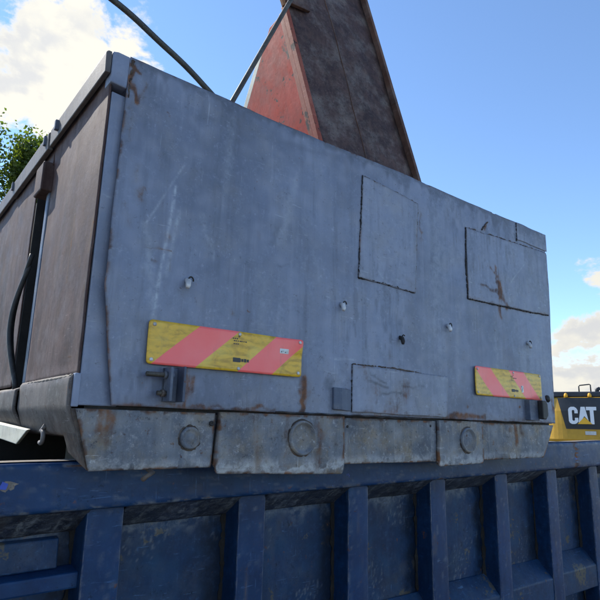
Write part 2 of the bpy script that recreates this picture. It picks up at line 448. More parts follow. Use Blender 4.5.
# ------------------------------------------------------------------ ground
def make_ground():
    m, t, b = material('yard_gravel')
    tcn = t.new('ShaderNodeTexCoord'); V = tcn.outputs['Object']
    a = t.noise(V, 0.5, 6, 0.6); f = t.noise(V, 22, 5, 0.65); g = t.noise(V, 120, 3, 0.6)
    c = t.mix(t.step(a, 0.35, 0.65), (0.15, 0.135, 0.115), (0.22, 0.20, 0.175))
    c = t.mix(t.math('MULTIPLY', t.step(f, 0.4, 0.7), 0.6), c, (0.27, 0.25, 0.22))
    c = t.mix(t.math('MULTIPLY', t.step(g, 0.55, 0.7), 0.5), c, (0.08, 0.07, 0.062))
    t.l.new(c, b.inputs['Base Color']); b.inputs['Roughness'].default_value = 0.9
    bp = t.new('ShaderNodeBump'); bp.inputs['Strength'].default_value = 0.5; bp.inputs['Distance'].default_value = 0.03
    t.l.new(f, bp.inputs['Height']); t.l.new(bp.outputs[0], b.inputs['Normal'])
    n = 60; S = 1500.0
    ax = [math.copysign(abs(i / (n / 2)) ** 3, i) * S for i in range(-n // 2, n // 2 + 1)]
    vs = []; fs = []
    for j, y in enumerate(ax):
        for i, x in enumerate(ax):
            r = math.hypot(x, y)
            z = GROUND + (0.012 * math.sin(x * 0.9 + y * 0.4) * math.cos(y * 0.7) if r < 60 else 0.0)
            vs.append((x, y, z))
    w = n + 1
    for j in range(n):
        for i in range(n):
            fs.append((j * w + i, j * w + i + 1, (j + 1) * w + i + 1, (j + 1) * w + i))
    mb = MB(); mb.add(vs, fs, True)
    o = mb.build('ground', m); o['kind'] = 'structure'
make_ground()

# ------------------------------------------------------------------ numpy value noise
_perm = rng.random((97, 89))
def vnoise(x, y, s):
    x = np.asarray(x) * s + 31.7; y = np.asarray(y) * s + 17.3
    xi = np.floor(x).astype(int); yi = np.floor(y).astype(int)
    fx = x - xi; fy = y - yi
    fx = fx * fx * (3 - 2 * fx); fy = fy * fy * (3 - 2 * fy)
    g = lambda i, j: _perm[i % 97, j % 89]
    return (g(xi, yi) * (1 - fx) + g(xi + 1, yi) * fx) * (1 - fy) + (g(xi, yi + 1) * (1 - fx) + g(xi + 1, yi + 1) * fx) * fy
def seg_dist(x, z, a, b):
    ax, az = a; bx, bz = b
    dx, dz_ = bx - ax, bz - az
    tt = np.clip(((x - ax) * dx + (z - az) * dz_) / (dx * dx + dz_ * dz_ + 1e-12), 0, 1)
    return np.hypot(x - ax - tt * dx, z - az - tt * dz_), tt

# stains, scratches and grime of the rear face, in metres from its lower left corner
RUST_SEGS = [((.302, .155), (.300, .05), .016, .9), ((.318, .15), (.316, .09), .008, .7), ((.746, .155), (.742, .05), .020, 1.0), ((.765, .13), (.765, .07), .008, .6),
             ((1.87, .775), (1.93, .75), .010, .75), ((1.92, .79), (1.945, .70), .013, .8), ((1.945, .70), (1.955, .63), .022, .95), ((1.80, .665), (1.93, .665), .012, .8), ((1.94, .66), (2.0, .595), .022, .85),
             ((1.70, .585), (2.42, .607), .006, .6), ((1.95, .585), (1.955, .535), .014, .9), ((1.79, .80), (1.79, .72), .006, .5), ((1.79, .66), (1.80, .60), .006, .5),
             ((1.36, .93), (1.365, .80), .010, .65), ((1.345, .80), (1.34, .70), .006, .45), ((1.26, .61), (1.33, .57), .014, .45), ((1.0, .60), (1.0, .56), .010, .4),
             ((.055, 1.03), (.075, .93), .010, .9), ((.03, 1.035), (.085, 1.02), .007, .8), ((.095, 1.0), (.085, .93), .008, .6), ((.06, .92), (.07, .80), .005, .5),
             ((1.06, .075), (1.10, .16), .035, .55), ((1.16, .06), (1.25, .15), .050, .60), ((1.02, .20), (1.07, .12), .022, .55), ((.97, .22), (1.08, .215), .008, .6), ((1.30, .10), (1.45, .07), .022, .40),
             ((.965, .05), (1.51, .05), .008, .6), ((1.16, .29), (1.165, .23), .008, .5), ((.05, .042), (.62, .048), .010, .75), ((1.52, .05), (1.78, .055), .018, .85), ((1.80, .052), (2.36, .05), .010, .55),
             ((2.31, .12), (2.33, .07), .012, .5), ((2.07, .112), (2.075, .108), .008, 1.0), ((1.655, .10), (1.66, .095), .010, .8), ((.57, .155), (.57, .11), .006, .5), ((.46, .15), (.46, .12), .006, .4),
             ((2.385, .15), (2.395, .06), .014, .7), ((1.883, 1.0), (1.855, .96), .006, .9), ((1.698, .93), (1.86, .955), .006, .5), ((.53, .62), (.53, .60), .005, .5), ((.44, .352), (.44, .34), .006, .7),
             ((.10, .72), (.10, .69), .010, .6), ((.12, .66), (.125, .63), .012, .65), ((.20, .55), (.205, .53), .010, .6), ((.14, .495), (.22, .49), .005, .7), ((.17, .455), (.175, .445), .008, .7), ((.225, .46), (.228, .44), .006, .6), ((.08, .60), (.085, .55), .010, .5)]
SCUFF_SEGS = [((.225, .70), (.185, .30), .0035, .9), ((.25, .78), (.14, .56), .0025, .6), ((.14, .55), (.20, .21), .010, .35), ((.24, .62), (.215, .42), .006, .5), ((.70, .90), (.62, .60), .015, .22), ((1.62, .55), (1.60, .20), .010, .18),
              ((1.90, .50), (1.91, .10), .012, .18), ((.42, 1.0), (.40, .75), .014, .25), ((.33, .62), (.36, .50), .008, .3), ((1.10, .60), (1.15, .56), .003, .5), ((2.2, .85), (2.05, .72), .003, .4),
              ((.88, .235), (.98, .240), .003, .6), ((.76, .66), (.80, .52), .012, .18), ((1.46, .55), (1.44, .25), .02, .22), ((2.1, .55), (2.12, .30), .02, .18), ((.55, .48), (.56, .30), .02, .18)]
RUST_SEGS += [((.282, .39), (.280, .30), .010, .28), ((.908, .41), (.906, .31), .010, .30), ((1.533, .41), (1.53, .33), .010, .28), ((2.181, .40), (2.178, .32), .010, .3), ((.45, 1.05), (.452, .93), .010, .22), ((.93, 1.05), (.93, .96), .012, .25), ((1.56, 1.05), (1.562, .90), .012, .28), ((1.62, .50), (1.62, .36), .012, .15), ((.62, .80), (.62, .72), .008, .25), ((2.30, .56), (2.30, .46), .010, .3), ((1.80, .56), (1.80, .50), .010, .3), ((1.10, .53), (1.10, .47), .008, .25)]
GRIME_SEGS = [((.61, .66), (.60, .60), .012, .35), ((.62, .53), (.66, .55), .006, .3), ((1.60, .10), (1.80, .14), .045, .45), ((1.75, .13), (1.90, .10), .030, .4), ((2.14, 1.06), (2.15, .96), .010, .5), ((2.16, 1.04), (2.40, 1.05), .030, .35),
              ((1.04, .16), (1.14, .15), .005, .75), ((1.10, .12), (1.25, .13), .004, .75), ((1.22, .155), (1.35, .165), .004, .7), ((1.05, .185), (1.13, .17), .004, .7), ((1.10, .31), (1.14, .24), .014, .25), ((.86, .15), (.87, .06), .02, .6),
              ((1.45, .92), (1.45, .70), .02, .25), ((.28, .95), (.9, 1.03), .012, .22), ((.35, .9), (.36, .5), .05, .15), ((.9, .85), (.9, .5), .06, .14), ((1.5, .9), (1.5, .6), .05, .15)]
def fields(x, z):
    wx = x + 0.022 * (vnoise(x, z, 23) - 0.5) + 0.014 * (vnoise(x, z, 61) - 0.5)
    wz = z + 0.022 * (vnoise(z, x, 19) - 0.5) + 0.010 * (vnoise(z, x, 47) - 0.5)
    out = []
    for segs in (RUST_SEGS, SCUFF_SEGS, GRIME_SEGS):
        f = np.zeros_like(x)
        for a, b, w, amp in segs:
            d, _ = seg_dist(wx, wz, a, b) if segs is not SCUFF_SEGS or w > .0061 else seg_dist(x + .004 * (vnoise(x, z, 9) - .5), z, a, b)
            f = np.maximum(f, amp * np.exp(-(d / (w * 1.15)) ** 2))
        out.append(np.clip(f, 0, 1))
    drip = 0.018 + 0.10 * vnoise(x, x * 0 + 4, 16) ** 3 + 0.06 * vnoise(x, x * 0 + 8, 45) ** 3
    top = np.clip(1.0 - (ZT + 0.004 - z) / drip, 0, 1) * (z > 0.9)
    out[2] = np.clip(np.maximum(out[2], 0.55 * np.clip(top * 2.0, 0, 1)), 0, 1)
    low = np.clip(1 - (z - 0.03) / (0.02 + 0.05 * vnoise(x, x * 0 + 6, 21) ** 2), 0, 1)
    out[2] = np.maximum(out[2], 0.35 * low)
    blot = np.clip((vnoise(x, z * 0.45, 3.1) * 0.6 + vnoise(x + 3, z * 0.3, 8.0) * 0.4 - 0.58) / 0.25, 0, 1)
    out[2] = np.maximum(out[2], 0.34 * blot)
    runs = np.clip((vnoise(x, z * .10 + 3, 38) * .6 + vnoise(x, z * .3, 95) * .4 - .56) / .12, 0, 1) * np.clip((vnoise(x + 6, z * .7, 2.3) - .40) / .2, 0, 1)
    out[2] = np.maximum(out[2], 0.34 * runs)
    pale = np.clip((vnoise(x + 9, z * 0.35, 2.7) * 0.6 + vnoise(x + 1, z * 0.25, 9.0) * 0.4 - 0.60) / 0.25, 0, 1)
    out[1] = np.maximum(out[1], 0.30 * pale)
    return out

def plate_grid(name, mat, parent, nx, nz, fn, thick, label=None, solid=True, field=fields, edge=None):
    """fn(s,t) -> x,y,z arrays; a sheet with rust, scuff and grime attributes"""
    s, tt = np.meshgrid(np.linspace(0, 1, nx), np.linspace(0, 1, nz))
    x, y, z = fn(s, tt)
    off = parent_loc(parent)
    co = np.stack([x - off.x, y - off.y, z - off.z], -1).reshape(-1, 3)
    idx = np.arange(nx * nz).reshape(nz, nx)
    q = np.stack([idx[:-1, :-1], idx[:-1, 1:], idx[1:, 1:], idx[1:, :-1]], -1).reshape(-1, 4)
    me = bpy.data.meshes.new(name)
    me.from_pydata(co.tolist(), [], q.tolist())
    me.polygons.foreach_set('use_smooth', [True] * len(q))
    R, S, G = field(x, z)
    if edge:
        w_, amp_, gr_ = edge
        wx = abs(x[0, -1] - x[0, 0]) + 1e-6; wz = abs(z[-1, 0] - z[0, 0]) + 1e-6
        e = np.minimum(np.minimum(s, 1 - s) * wx, np.minimum(tt, 1 - tt) * wz)
        nb = vnoise(x, z, 33) * .6 + vnoise(x, z, 90) * .4
        R = np.maximum(R, amp_ * np.exp(-(e / (w_ * (.3 + 1.4 * nb))) ** 2) * np.clip((nb - .25) / .3, 0, 1))
        G = np.maximum(G, gr_ * np.exp(-(e / (.5 * w_)) ** 2))
    for nm, arr in (('rust', R), ('scuff', S), ('grime', G)):
        a = me.attributes.new(nm, 'FLOAT', 'POINT')
        a.data.foreach_set('value', arr.reshape(-1).astype(np.float32))
    me.update()
    o = link(name, me, mat, parent, 0, label)
    if solid:
        sm = o.modifiers.new('thickness', 'SOLIDIFY')
        sm.thickness = thick; sm.offset = -1.0; sm.use_even_offset = False
    return o

# ================================================================== the grey dump body
BODY = thing('dump_body', (1.2, 2.2, -0.075), 'large grey steel dump body with brown left side resting on the blue container', 'dump body')
ZB, ZT = 0.040, 1.068
def tail_y(x, z):
    y = 0.010 * (vnoise(x, z, 1.7) - 0.5) + 0.007 * (vnoise(x + 5, z * 0.6, 4.2) - 0.5) + 0.0025 * (vnoise(x, z, 14) - 0.5)
    # left edge is bent away from the post half way up
    e = np.clip((0.20 - x) / 0.16, 0, 1)
    y = y - 0.010 * e * np.exp(-((z - 0.36) / 0.16) ** 2) + 0.004 * e * np.exp(-((z - 0.85) / 0.15) ** 2)
    for dx, dzz, dr, da in ((.55, .78, .06, .006), (.72, .45, .05, -.004), (1.62, .72, .07, .005), (2.0, .30, .06, .004), (.40, .60, .08, .005), (1.48, .28, .04, -.004), (.85, .95, .05, .004), (2.25, .48, .05, -.004), (1.2, .42, .05, .003)):
        y = y + da * np.exp(-((x - dx) ** 2 + (z - dzz) ** 2) / dr ** 2)
    # vertical creases
    for cx, zz, a in ((0.17, 0.45, 0.006), (0.215, 0.5, -0.004), (0.42, 0.8, 0.004)):
        y = y + a * np.exp(-((x - cx - 0.10 * (z - zz)) / 0.014) ** 2) * np.exp(-((z - zz) / 0.25) ** 2)
    return y
def top_z(x):
    return ZT - 0.006 + 0.010 * (x / 2.4) + 0.002 * (vnoise(x, x * 0 + 0.3, 9) - 0.5) - 0.002 * np.exp(-((x - 1.42) / 0.02) ** 2) - 0.004 * (x > 1.93) * (x < 1.96)
def tail_fn(s, t):
    z = ZB + t * (ZT - ZB)
    xl = 0.048 + 0.052 * np.clip((0.36 - z) / 0.32, 0, 1) - 0.008 * np.clip((0.96 - z) / 0.6, 0, 1) + 0.003 * (vnoise(z, z * 0, 20) - 0.5)
    xr = 2.400 + 0.058 * t - 0.016 * np.exp(-((z - 0.965) / 0.008) ** 2)
    x = xl + s * (xr - xl)
    z = ZB + t * (top_z(x) - ZB) + 0.003 * (vnoise(x, x * 0, 12) - 0.5) * (1 - t)
    return x, tail_y(x, z), z
TAIL = plate_grid('tailgate', M['grey'], BODY, 430, 186, tail_fn, 0.008, edge=(.007, .7, .3))
TAIL['label'] = 'blue-grey painted tailgate with welded patches and rust streaks'

def quad_fn(c, proud):
    (x0, z0), (x1, z1), (x2, z2), (x3, z3) = c     # top left, top right, bottom right, bottom left
    def fn(s, t):
        x = (1 - t) * ((1 - s) * x3 + s * x2) + t * ((1 - s) * x0 + s * x1)
        z = (1 - t) * ((1 - s) * z3 + s * z2) + t * ((1 - s) * z0 + s * z1)
        e = np.minimum(np.minimum(s, 1 - s), np.minimum(t, 1 - t))
        z = z + 0.004 * (vnoise(x, z, 21) - 0.5); x = x + 0.004 * (vnoise(z, x, 21) - 0.5)
        return x, tail_y(x, z) - proud + 0.002 * (vnoise(x, z, 6) - 0.5), z
    return fn
def bead(path, r, parent, mat, jit=0.45, gap=0.0, n=120):
    """an uneven weld seam as small tube pieces along a path in x,z on the tailgate"""
    P = [np.array(p) for p in path]
    L = [np.hypot(*(P[i + 1] - P[i])) for i in range(len(P) - 1)]
    tot = sum(L); pts = []
    m = max(8, int(tot / 0.006))
    for k in range(m + 1):
        d = tot * k / m; i = 0
        while i < len(L) - 1 and d > L[i]:
            d -= L[i]; i += 1
        p = P[i] + (P[i + 1] - P[i]) * (d / L[i])
        pts.append(p + rng.normal(0, 0.0012, 2))
    mb = MB(); run = []
    def flush():
        if len(run) > 1:
            mb.tube([q[0] for q in run], [q[1] for q in run], 6)
        run.clear()
    for p in pts:
        if rng.random() < gap and 0 < len(run):
            run.append(((p[0], float(tail_y(np.array([p[0]]), np.array([p[1]]))[0]) + 0.003, p[1]), 0.0012)); continue
        y = float(tail_y(np.array([p[0]]), np.array([p[1]]))[0])
        run.append(((p[0], y - 0.003, p[1]), r * (1 + jit * rng.normal())))
        run[-1] = (run[-1][0], max(0.0012, run[-1][1]))
    flush()
    return mb.build('weld_bead', mat, parent)

PA = [(1.018, .984), (1.350, .952), (1.322, .549), (.996, .556)]
PB = [(1.699, .930), (2.432, .962), (2.405, .606), (1.689, .584)]
PC = [(.964, .223), (1.520, .215), (1.510, .046), (.960, .052)]
for nm, P, pr, nx, nz, lab in (('patch_plate', PA, .005, 70, 84, 'upright rectangular patch near the middle of the tailgate'),
                           ('patch_plate', PB, .006, 130, 70, 'wide rust-stained patch by the right edge of the tailgate'),
                           ('patch_plate', PC, .006, 110, 36, 'low scraped patch above the bottom seam')):
    plate_grid(nm, M['grey_patch'], TAIL, nx, nz, quad_fn(P, pr), 0.005, lab, edge=(.008, .6, .3))
bead([PA[0], (1.008, .78), PA[3]], .0024, TAIL, M['weld'], jit=.30, gap=.12)
bead([PA[3], (1.15, .557), PA[2]], .0026, TAIL, M['weld'], jit=.30, gap=.08)
bead([PA[0], PA[1]], .0016, TAIL, M['weld_rust'], gap=.35)
bead([PA[1], PA[2]], .0018, TAIL, M['weld_rust'], gap=.45)
bead([PB[0], (1.688, .75), PB[3]], .0030, TAIL, M['weld'], jit=.28, gap=.05)
bead([PB[3], (2.05, .592), PB[2]], .0032, TAIL, M['weld'], jit=.28, gap=.03)
bead([PB[0], (1.78, .938), (1.86, .930), (1.90, .945), PB[1]], .0022, TAIL, M['weld_rust'], gap=.30)
bead([(1.83, .95), (1.885, 1.005)], .0028, TAIL, M['weld_rust'], gap=.05)
bead([PC[0], PC[3]], .0024, TAIL, M['weld'], jit=.3, gap=.15)
bead([PC[0], (1.2, .226), (1.45, .212), (1.50, .198)], .0022, TAIL, M['weld_rust'], jit=.3, gap=.15)
bead([(2.146, 1.062), (2.143, .965)], .0022, TAIL, M['weld'], gap=.25)
# cap strips along the top edge at the right
def strip_fn(x0, x1, z0, pr):
    def fn(s, t):
        x = x0 + s * (x1 - x0)
        zt = top_z(x) + 0.0005
        z = z0 + 0.004 * (vnoise(x, x * 0 + 2, 15) - 0.5) + t * (zt - z0)
        return x, tail_y(x, z) - pr, z
    return fn
plate_grid('top_strip', M['grey_patch'], TAIL, 60, 18, strip_fn(2.150, 2.452, .975, .003), 0.004)

# eyelets left from the tarpaulin: a cut loop of bright steel on a small base
def eyelet(x, z, rot, dark=False):
    y = float(tail_y(np.array([x]), np.array([z]))[0])
    m_ = M['weld'] if dark else M['steel']
    mb = MB(); pts = []
    for k in range(10):
        a = rot + math.radians(-30 + 21 * k)
        pts.append((x + .007 + .008 * math.cos(a), y - .014, z + .010 + .010 * math.sin(a)))
    mb.tube(pts, [.0024] * 10, 7); mb.build('eyelet', M['weld'], TAIL)
    mb = MB(); mb.tube([(x + .001, y + .004, z + .012), (x, y - .012, z + .006), (x - .004, y - .020, z - .008), (x - .007, y - .022, z - .018)], [.0075, .0088, .0082, .0055], 10)
    mb.build('eyelet_stub', m_, TAIL)
for x, z, r, dk in ((.282, .404, 0.3, 0), (.908, .428, 0.5, 0), (1.227, .341, 1.2, 1), (1.533, .428, 0.2, 0), (2.181, .422, -0.1, 0)):
    eyelet(x, z, r, dk)

# rear corner posts
mb = MB()
mb.prism([(0.007, .008, .038), (0.115, .020, .038), (0.100, .020, .94), (0.009, .010, .94)], (0, .022, 0))
mb.build('corner_post', M['grey'], BODY, .004)
mb = MB()
mb.prism([(2.33, .016, .038), (2.405, .016, .038), (2.455, .016, 1.05), (2.36, .016, 1.05)], (0, .09, 0))
mb.build('corner_post', M['grey'], BODY, .004)
mb = MB(); mb.box(-.006, .010, .0075, .030, .034, .120); mb.build('post_foot', M['grey'], BODY, .003)
mb = MB(); mb.box(.008, .110, .046, .090, .90, 1.045); mb.build('post_filler', M['grey_small'], BODY)
# cap of the left top rail
mb = MB()
mb.prism([(-0.002, -.002, .960), (0.047, -.003, .956), (0.050, -.006, 1.060), (0.012, -.006, 1.062), (-0.004, -.004, 1.058)], (0, .05, 0))
mb.build('rail_end_cap', M['grey'], BODY, .004)
bead([(.054, .93), (.056, 1.05)], .0028, TAIL, M['weld_rust'], gap=.15)

# left side wall: sheets between the slots, each buckled a little
SX = 0.0
def side_fields(x, z):
    # here x carries the distance along the body
    r = np.clip(0.75 - np.abs(x - 0.03) / 0.02, 0, 1) * (vnoise(x, z, 18) > 0.42)
    r = np.maximum(r, 0.8 * np.clip(1 - np.abs(z - 0.165 - 0.02 * (vnoise(x, z, 9) - .5)) / 0.010, 0, 1) * (vnoise(x, z, 11) > .6))
    for a, b, w, am in (((.22, .62), (.215, .40), .008, .6), ((.10, .44), (.15, .52), .006, .5), ((.33, .80), (.34, .55), .006, .4), ((.28, .38), (.29, .28), .006, .5), ((.07, .30), (.07, .20), .010, .5)):
        d, _ = seg_dist(x, z, a, b); r = np.maximum(r, am * np.clip(1.2 - d / (1.5 * w), 0, 1))
    s = np.zeros_like(x)
    for a, b, w, am in (((.30, .88), (.36, .70), .018, .35), ((.20, .60), (.17, .52), .010, .3), ((.42, .30), (.08, .16), .02, .2), ((.14, .87), (.11, .70), .010, .3)):
        d, _ = seg_dist(x, z, a, b); s = np.maximum(s, am * np.clip(1.2 - d / (1.5 * w), 0, 1))
    s = np.maximum(s, np.clip((0.16 - z) / 0.02, 0, 1) * 0.45)
    g = np.zeros_like(x)
    for a, b, w, am in (((.235, .60), (.20, .42), .008, .5), ((.27, .55), (.265, .38), .006, .4), ((.35, .40), (.345, .30), .008, .4)):
        d, _ = seg_dist(x, z, a, b); g = np.maximum(g, am * np.clip(1.2 - d / (1.5 * w), 0, 1))
    runs = np.clip((vnoise(x, z * .10 + 1, 30) * .6 + vnoise(x, z * .25, 80) * .4 - .54) / .14, 0, 1)
    g = np.maximum(g, .38 * runs)
    s = np.maximum(s, .28 * np.clip((vnoise(x + 7, z * .12, 24) * .6 + vnoise(x, z * .2, 70) * .4 - .58) / .14, 0, 1))
    r = np.maximum(r, .30 * np.clip((vnoise(x + 3, z * .3, 20) - .80) / .12, 0, 1))
    return r, s, g
SIDE = MB()
SIDE.box(0.120, 0.128, .095, 4.53, .024, 1.052)
SIDE = SIDE.build('side_wall', M['black'], BODY)
SIDE['label'] = 'brown left side wall with slots, sill and top rail'
SLOTS = [(.60, .82), (2.05, 2.27), (3.40, 3.62)]
edges = [0.010] + [v for s in SLOTS for v in s] + [4.6]
def side_panel(y0, y1):
    def fn(s, t):
        y = y0 + s * (y1 - y0)
        z = 0.115 + t * (1.048 - 0.115)
        x = SX + 0.010 * (vnoise(y, z, 2.2) - 0.5) + 0.003 * (vnoise(y, z, 11) - 0.5) + 0.004
        return x, y, z
    s, tt = np.meshgrid(np.linspace(0, 1, max(20, int((y1 - y0) / .012))), np.linspace(0, 1, 70))
    n = s.shape
    o = plate_grid('side_sheet', M['brown'], SIDE, n[1], n[0], lambda s, t: (fn(s, t)[1], fn(s, t)[0], fn(s, t)[2]), 0.0, solid=False, field=side_fields)
    me = o.data; off = parent_loc(SIDE)
    co = np.empty(len(me.vertices) * 3, np.float32); me.vertices.foreach_get('co', co); co = co.reshape(-1, 3)
    # the grid was made with x and y swapped so that the stain maps run along the body
    a = co[:, 0] + off.x; b = co[:, 1] + off.y
    co2 = co.copy(); co2[:, 0] = b - off.x; co2[:, 1] = a - off.y
    me.vertices.foreach_set('co', co2.reshape(-1)); me.flip_normals(); me.update()
    sm = o.modifiers.new('thickness', 'SOLIDIFY'); sm.thickness = 0.004; sm.offset = -1.0
    return o
for k in range(0, len(edges), 2):
    side_panel(edges[k], edges[k + 1])
# posts and hoses inside the slots
for k, (a, b) in enumerate(SLOTS):
    mb = MB(); mb.box(0.006, .110, a + .011, a + .050, .12, .86)
    mb.build('stake', M['grey_small'], SIDE, .004)
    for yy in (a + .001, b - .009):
        mb = MB(); mb.box(.010, .119, yy, yy + .008, .10, 1.05); mb.build('slot_shade_plate', M['black'], SIDE)  # black plates added on the slot cheeks, their colour standing in for shade
    mb = MB(); mb.box(.002, .030, a - .006, b + .006, .925, 1.050); mb.build('slot_header', M['brown'], SIDE, .002)
    mb = MB(); mb.box(-0.028, .04, a + .0, a + .11, .82, .935)
    mb.build('stake_bracket', M['brown'], SIDE, .006)
mb = MB()
P = [(-.002, .66 + .12 + .0 * k, 0) for k in range(2)]
def hose_path(y0, bulge, z1, z0, out):
    pts = []
    for k in range(25):
        u = k / 24
        pts.append((-0.006 - out * math.sin(u * math.pi), y0 + bulge * math.sin(u * math.pi) ** 1.4 - .02 * u, z1 + (z0 - z1) * u))
    return pts
for y0, bl, z1, z0, out in ((.70, .10, .60, .10, .018), (.715, .055, .56, .12, .030)):
    MB().tube(hose_path(y0, bl, z1, z0, out), .0085, 10).build('hose', M['rubber'], SIDE)
# sill under the side: a folded box with a worn ledge and an inward lower face
def sill(y0, y1, off, zt):
    key = [(.045, zt + .004), (.000, zt), (-.003 - off, zt - .006), (-.003 - off, .09), (-.003 - off, .042), (-.002 - off, .034), (.001 - off, .026), (.022, -.028), (.027, -.034), (.060, -.040)]
    ny = max(6, int((y1 - y0) / .02)); vs = []; fs = []
    n = len(key)
    for i in range(ny + 1):
        y = y0 + (y1 - y0) * i / ny
        for k, (x, z) in enumerate(key):
            w = .006 * (float(vnoise(np.array([y]), np.array([z]), 7)[0]) - .5) if 0 < k < n - 1 else 0
            vs.append((x + w, y, z + w * .6))
    for i in range(ny):
        for k in range(n - 1):
            a = i * n + k; fs.append((a, a + 1, a + n + 1, a + n))
    mb = MB(); mb.add(vs, fs, True); o = mb.build('sill', M['sill'], SIDE, fix=False)
    sm = o.modifiers.new('thickness', 'SOLIDIFY'); sm.thickness = .008; sm.offset = -1
sill(.020, .588, .0, .112); sill(.592, 2.0, .012, .098); sill(2.01, 4.6, .012, .098)
mb = MB(); mb.tube([(-.006, .03 + .012 * k, .113 + .0010 * math.sin(k * 2.1)) for k in range(40)], [.0045 + .0010 * math.sin(k * 1.7) for k in range(40)], 6)
mb.build('ledge_weld', M['rim_dust'], SIDE)
# open hook under the sill
mb = MB()
pts = [(.012 + 0.0, .30, -.015)] + [(.006 - .0 + .002, .30 + .020 * math.cos(math.radians(a)) + .018, -.050 + .018 * math.sin(math.radians(a))) for a in range(60, 330, 27)]
mb.tube(pts, .0065, 8); mb.build('tarp_hook', M['rail'], SIDE)

# left top rail in lengths, with joints and lugs
for a, b, dx, dzz in ((-.004, .585, 0, 0), (.590, 1.20, -.004, -.008), (1.205, 2.6, 0, 0), (2.61, 4.6, 0, 0)):
    mb = MB(); mb.prism([(-.020 + dx, a, .985 + dzz), (-.022 + dx, a, 1.050 + dzz), (-.016 + dx, a, 1.056 + dzz), (-.005, a, 1.056 + dzz), (-.005, a, .985 + dzz)], (0, b - a, 0))
    mb.build('top_rail', M['rail'], SIDE, .003)
for y in (.47, .62, 1.16, 1.62):
    mb = MB(); mb.box(-.034, -.018, y, y + .018, 1.004, 1.042); mb.build('rail_lug', M['grey_small'], SIDE, .003)

# the rest of the shell: right side, front wall, floor, subframe
mb = MB(); mb.prism([(2.395, .10, .0), (2.425, .10, .0), (2.472, .10, 1.05), (2.40, .10, 1.05)], (0, 4.5, 0)); mb.build('right_side_wall', M['brown'], BODY, .004)
mb = MB(); mb.box(.06, 2.40, 4.54, 4.60, .0, 1.25); mb.build('front_wall', M['brown'], BODY, .004)
mb = MB(); mb.box(.062, 2.393, .03, 4.53, -.034, .022); mb.build('floor_plate', M['black'], BODY)
for y in (.42, 1.4, 2.4):
    mb = MB(); mb.box(.14 if y < 1 else -.01, 2.39, y, y + .10, -.20, -.042); mb.build('cross_member', M['black'], BODY, .003)  # hung deep and black, added to keep the gap under the body dark
for x in (.62, 1.62):
    mb = MB(); mb.box(x, x + .10, .14, .41, -.075, -.036); mb.build('subframe_rail', M['black'], BODY, .003)

# rear beam under the tailgate with bracket plates and pressed discs
def beam_fields(x, z):
    r = 0.75 * np.clip(1 - (0.036 - z) / 0.018, 0, 1) * (vnoise(x, z, 14) > .35)
    for cx, w, zl, am in ((.47, .016, -.10, .30), (.545, .022, -.13, .45), (.60, .012, -.02, .3), (.665, .020, -.12, .35), (.80, .024, -.13, .42), (.865, .014, -.06, .25), (.25, .018, -.01, .3), (1.0, .020, -.10, .25), (1.13, .03, -.1, .28), (1.50, .018, -.06, .3), (1.985, .02, .0, .5), (2.035, .022, -.05, .5), (2.09, .02, -.01, .5), (.085, .022, -.05, .45), (.06, .016, -.02, .5), (1.27, .02, -.02, .25)):
        w = w * (0.6 + 0.8 * vnoise(x * 0 + cx, z, 22)); wob = .02 * (vnoise(z, z * 0 + cx, 17) - .5)
        d, _ = seg_dist(x + wob, z, (cx, .03), (cx + .004, zl)); r = np.maximum(r, min(.8, 1.5 * am) * np.exp(-(d / (1.25 * w)) ** 2))
    r = np.maximum(r, 0.5 * np.clip(1 - np.abs(x - .41) / .012, 0, 1)); r = np.maximum(r, .55 * np.clip(1 - np.abs(z + .128) / .008, 0, 1) * (vnoise(x, z, 30) > .45))
    s = 0.75 * np.clip(1 - (z + .128) / 0.035, 0, 1) * (vnoise(x, z, 20) > .25)
    g = 0.55 * np.clip(1 - (0.036 - z) / 0.012, 0, 1)
    for cx, zz, w in ((.50, -.05, .03), (1.35, 0.0, .05), (.88, -.06, .03)):
        g = np.maximum(g, .25 * np.clip(1 - np.hypot(x - cx, (z - zz) * .6) / w, 0, 1))
    return r, s, g
BEAM = MB()
BEAM.hexa([(.062, .022, -.118), (2.27, .022, -.122), (2.27, .105, -.10), (.045, .105, -.07)], [(.004, .022, .026), (2.385, .022, .028), (2.385, .105, .028), (.004, .105, .026)])
BEAM = BEAM.build('rear_beam', M['beam'], BODY, .003)
BEAM['label'] = 'scraped rear beam with bracket plates and discs under the tailgate'
def beam_face(x0t, x1t, x0b, x1b, zt, zbl, zbr, y, rad=0.0):
    def fn(s, t):
        xt = x0t + s * (x1t - x0t); xb = x0b + s * (x1b - x0b)
        x = xb + t * (xt - xb)
        zb = zbl + s * (zbr - zbl)
        if rad > 0:
            W = x1b - x0b
            for side in (s * W, (1 - s) * W):
                q = np.clip(1 - side / rad, 0, 1)
                zb = zb + rad * (1 - np.sqrt(np.clip(1 - q * q, 0, 1)))
        z = zb + t * (zt - zb) + 0.0015 * (vnoise(x, x * 0, 16) - 0.5) * (1 - t)
        yy = y + 0.004 * (vnoise(x, z, 5) - 0.5) + 0.0015 * (vnoise(x, z, 16) - 0.5)
        roll = np.clip(1 - t / 0.10, 0, 1)
        return x, yy + 0.004 * roll ** 2, z
    return fn
plate_grid('beam_face', M['beam'], BEAM, 90, 50, beam_face(.004, .409, .052, .404, .030, -.126, -.125, .004), .012, field=beam_fields, edge=(.010, .85, .15))
plate_grid('beam_face', M['beam'], BEAM, 110, 50, beam_face(.922, 1.438, .922, 1.438, .030, -.128, -.130, .004), .012, field=beam_fields, edge=(.010, .85, .15))
plate_grid('beam_face', M['beam'], BEAM, 100, 50, beam_face(1.757, 2.392, 1.757, 2.276, .030, -.130, -.128, .006), .012, field=beam_fields, edge=(.010, .85, .15))
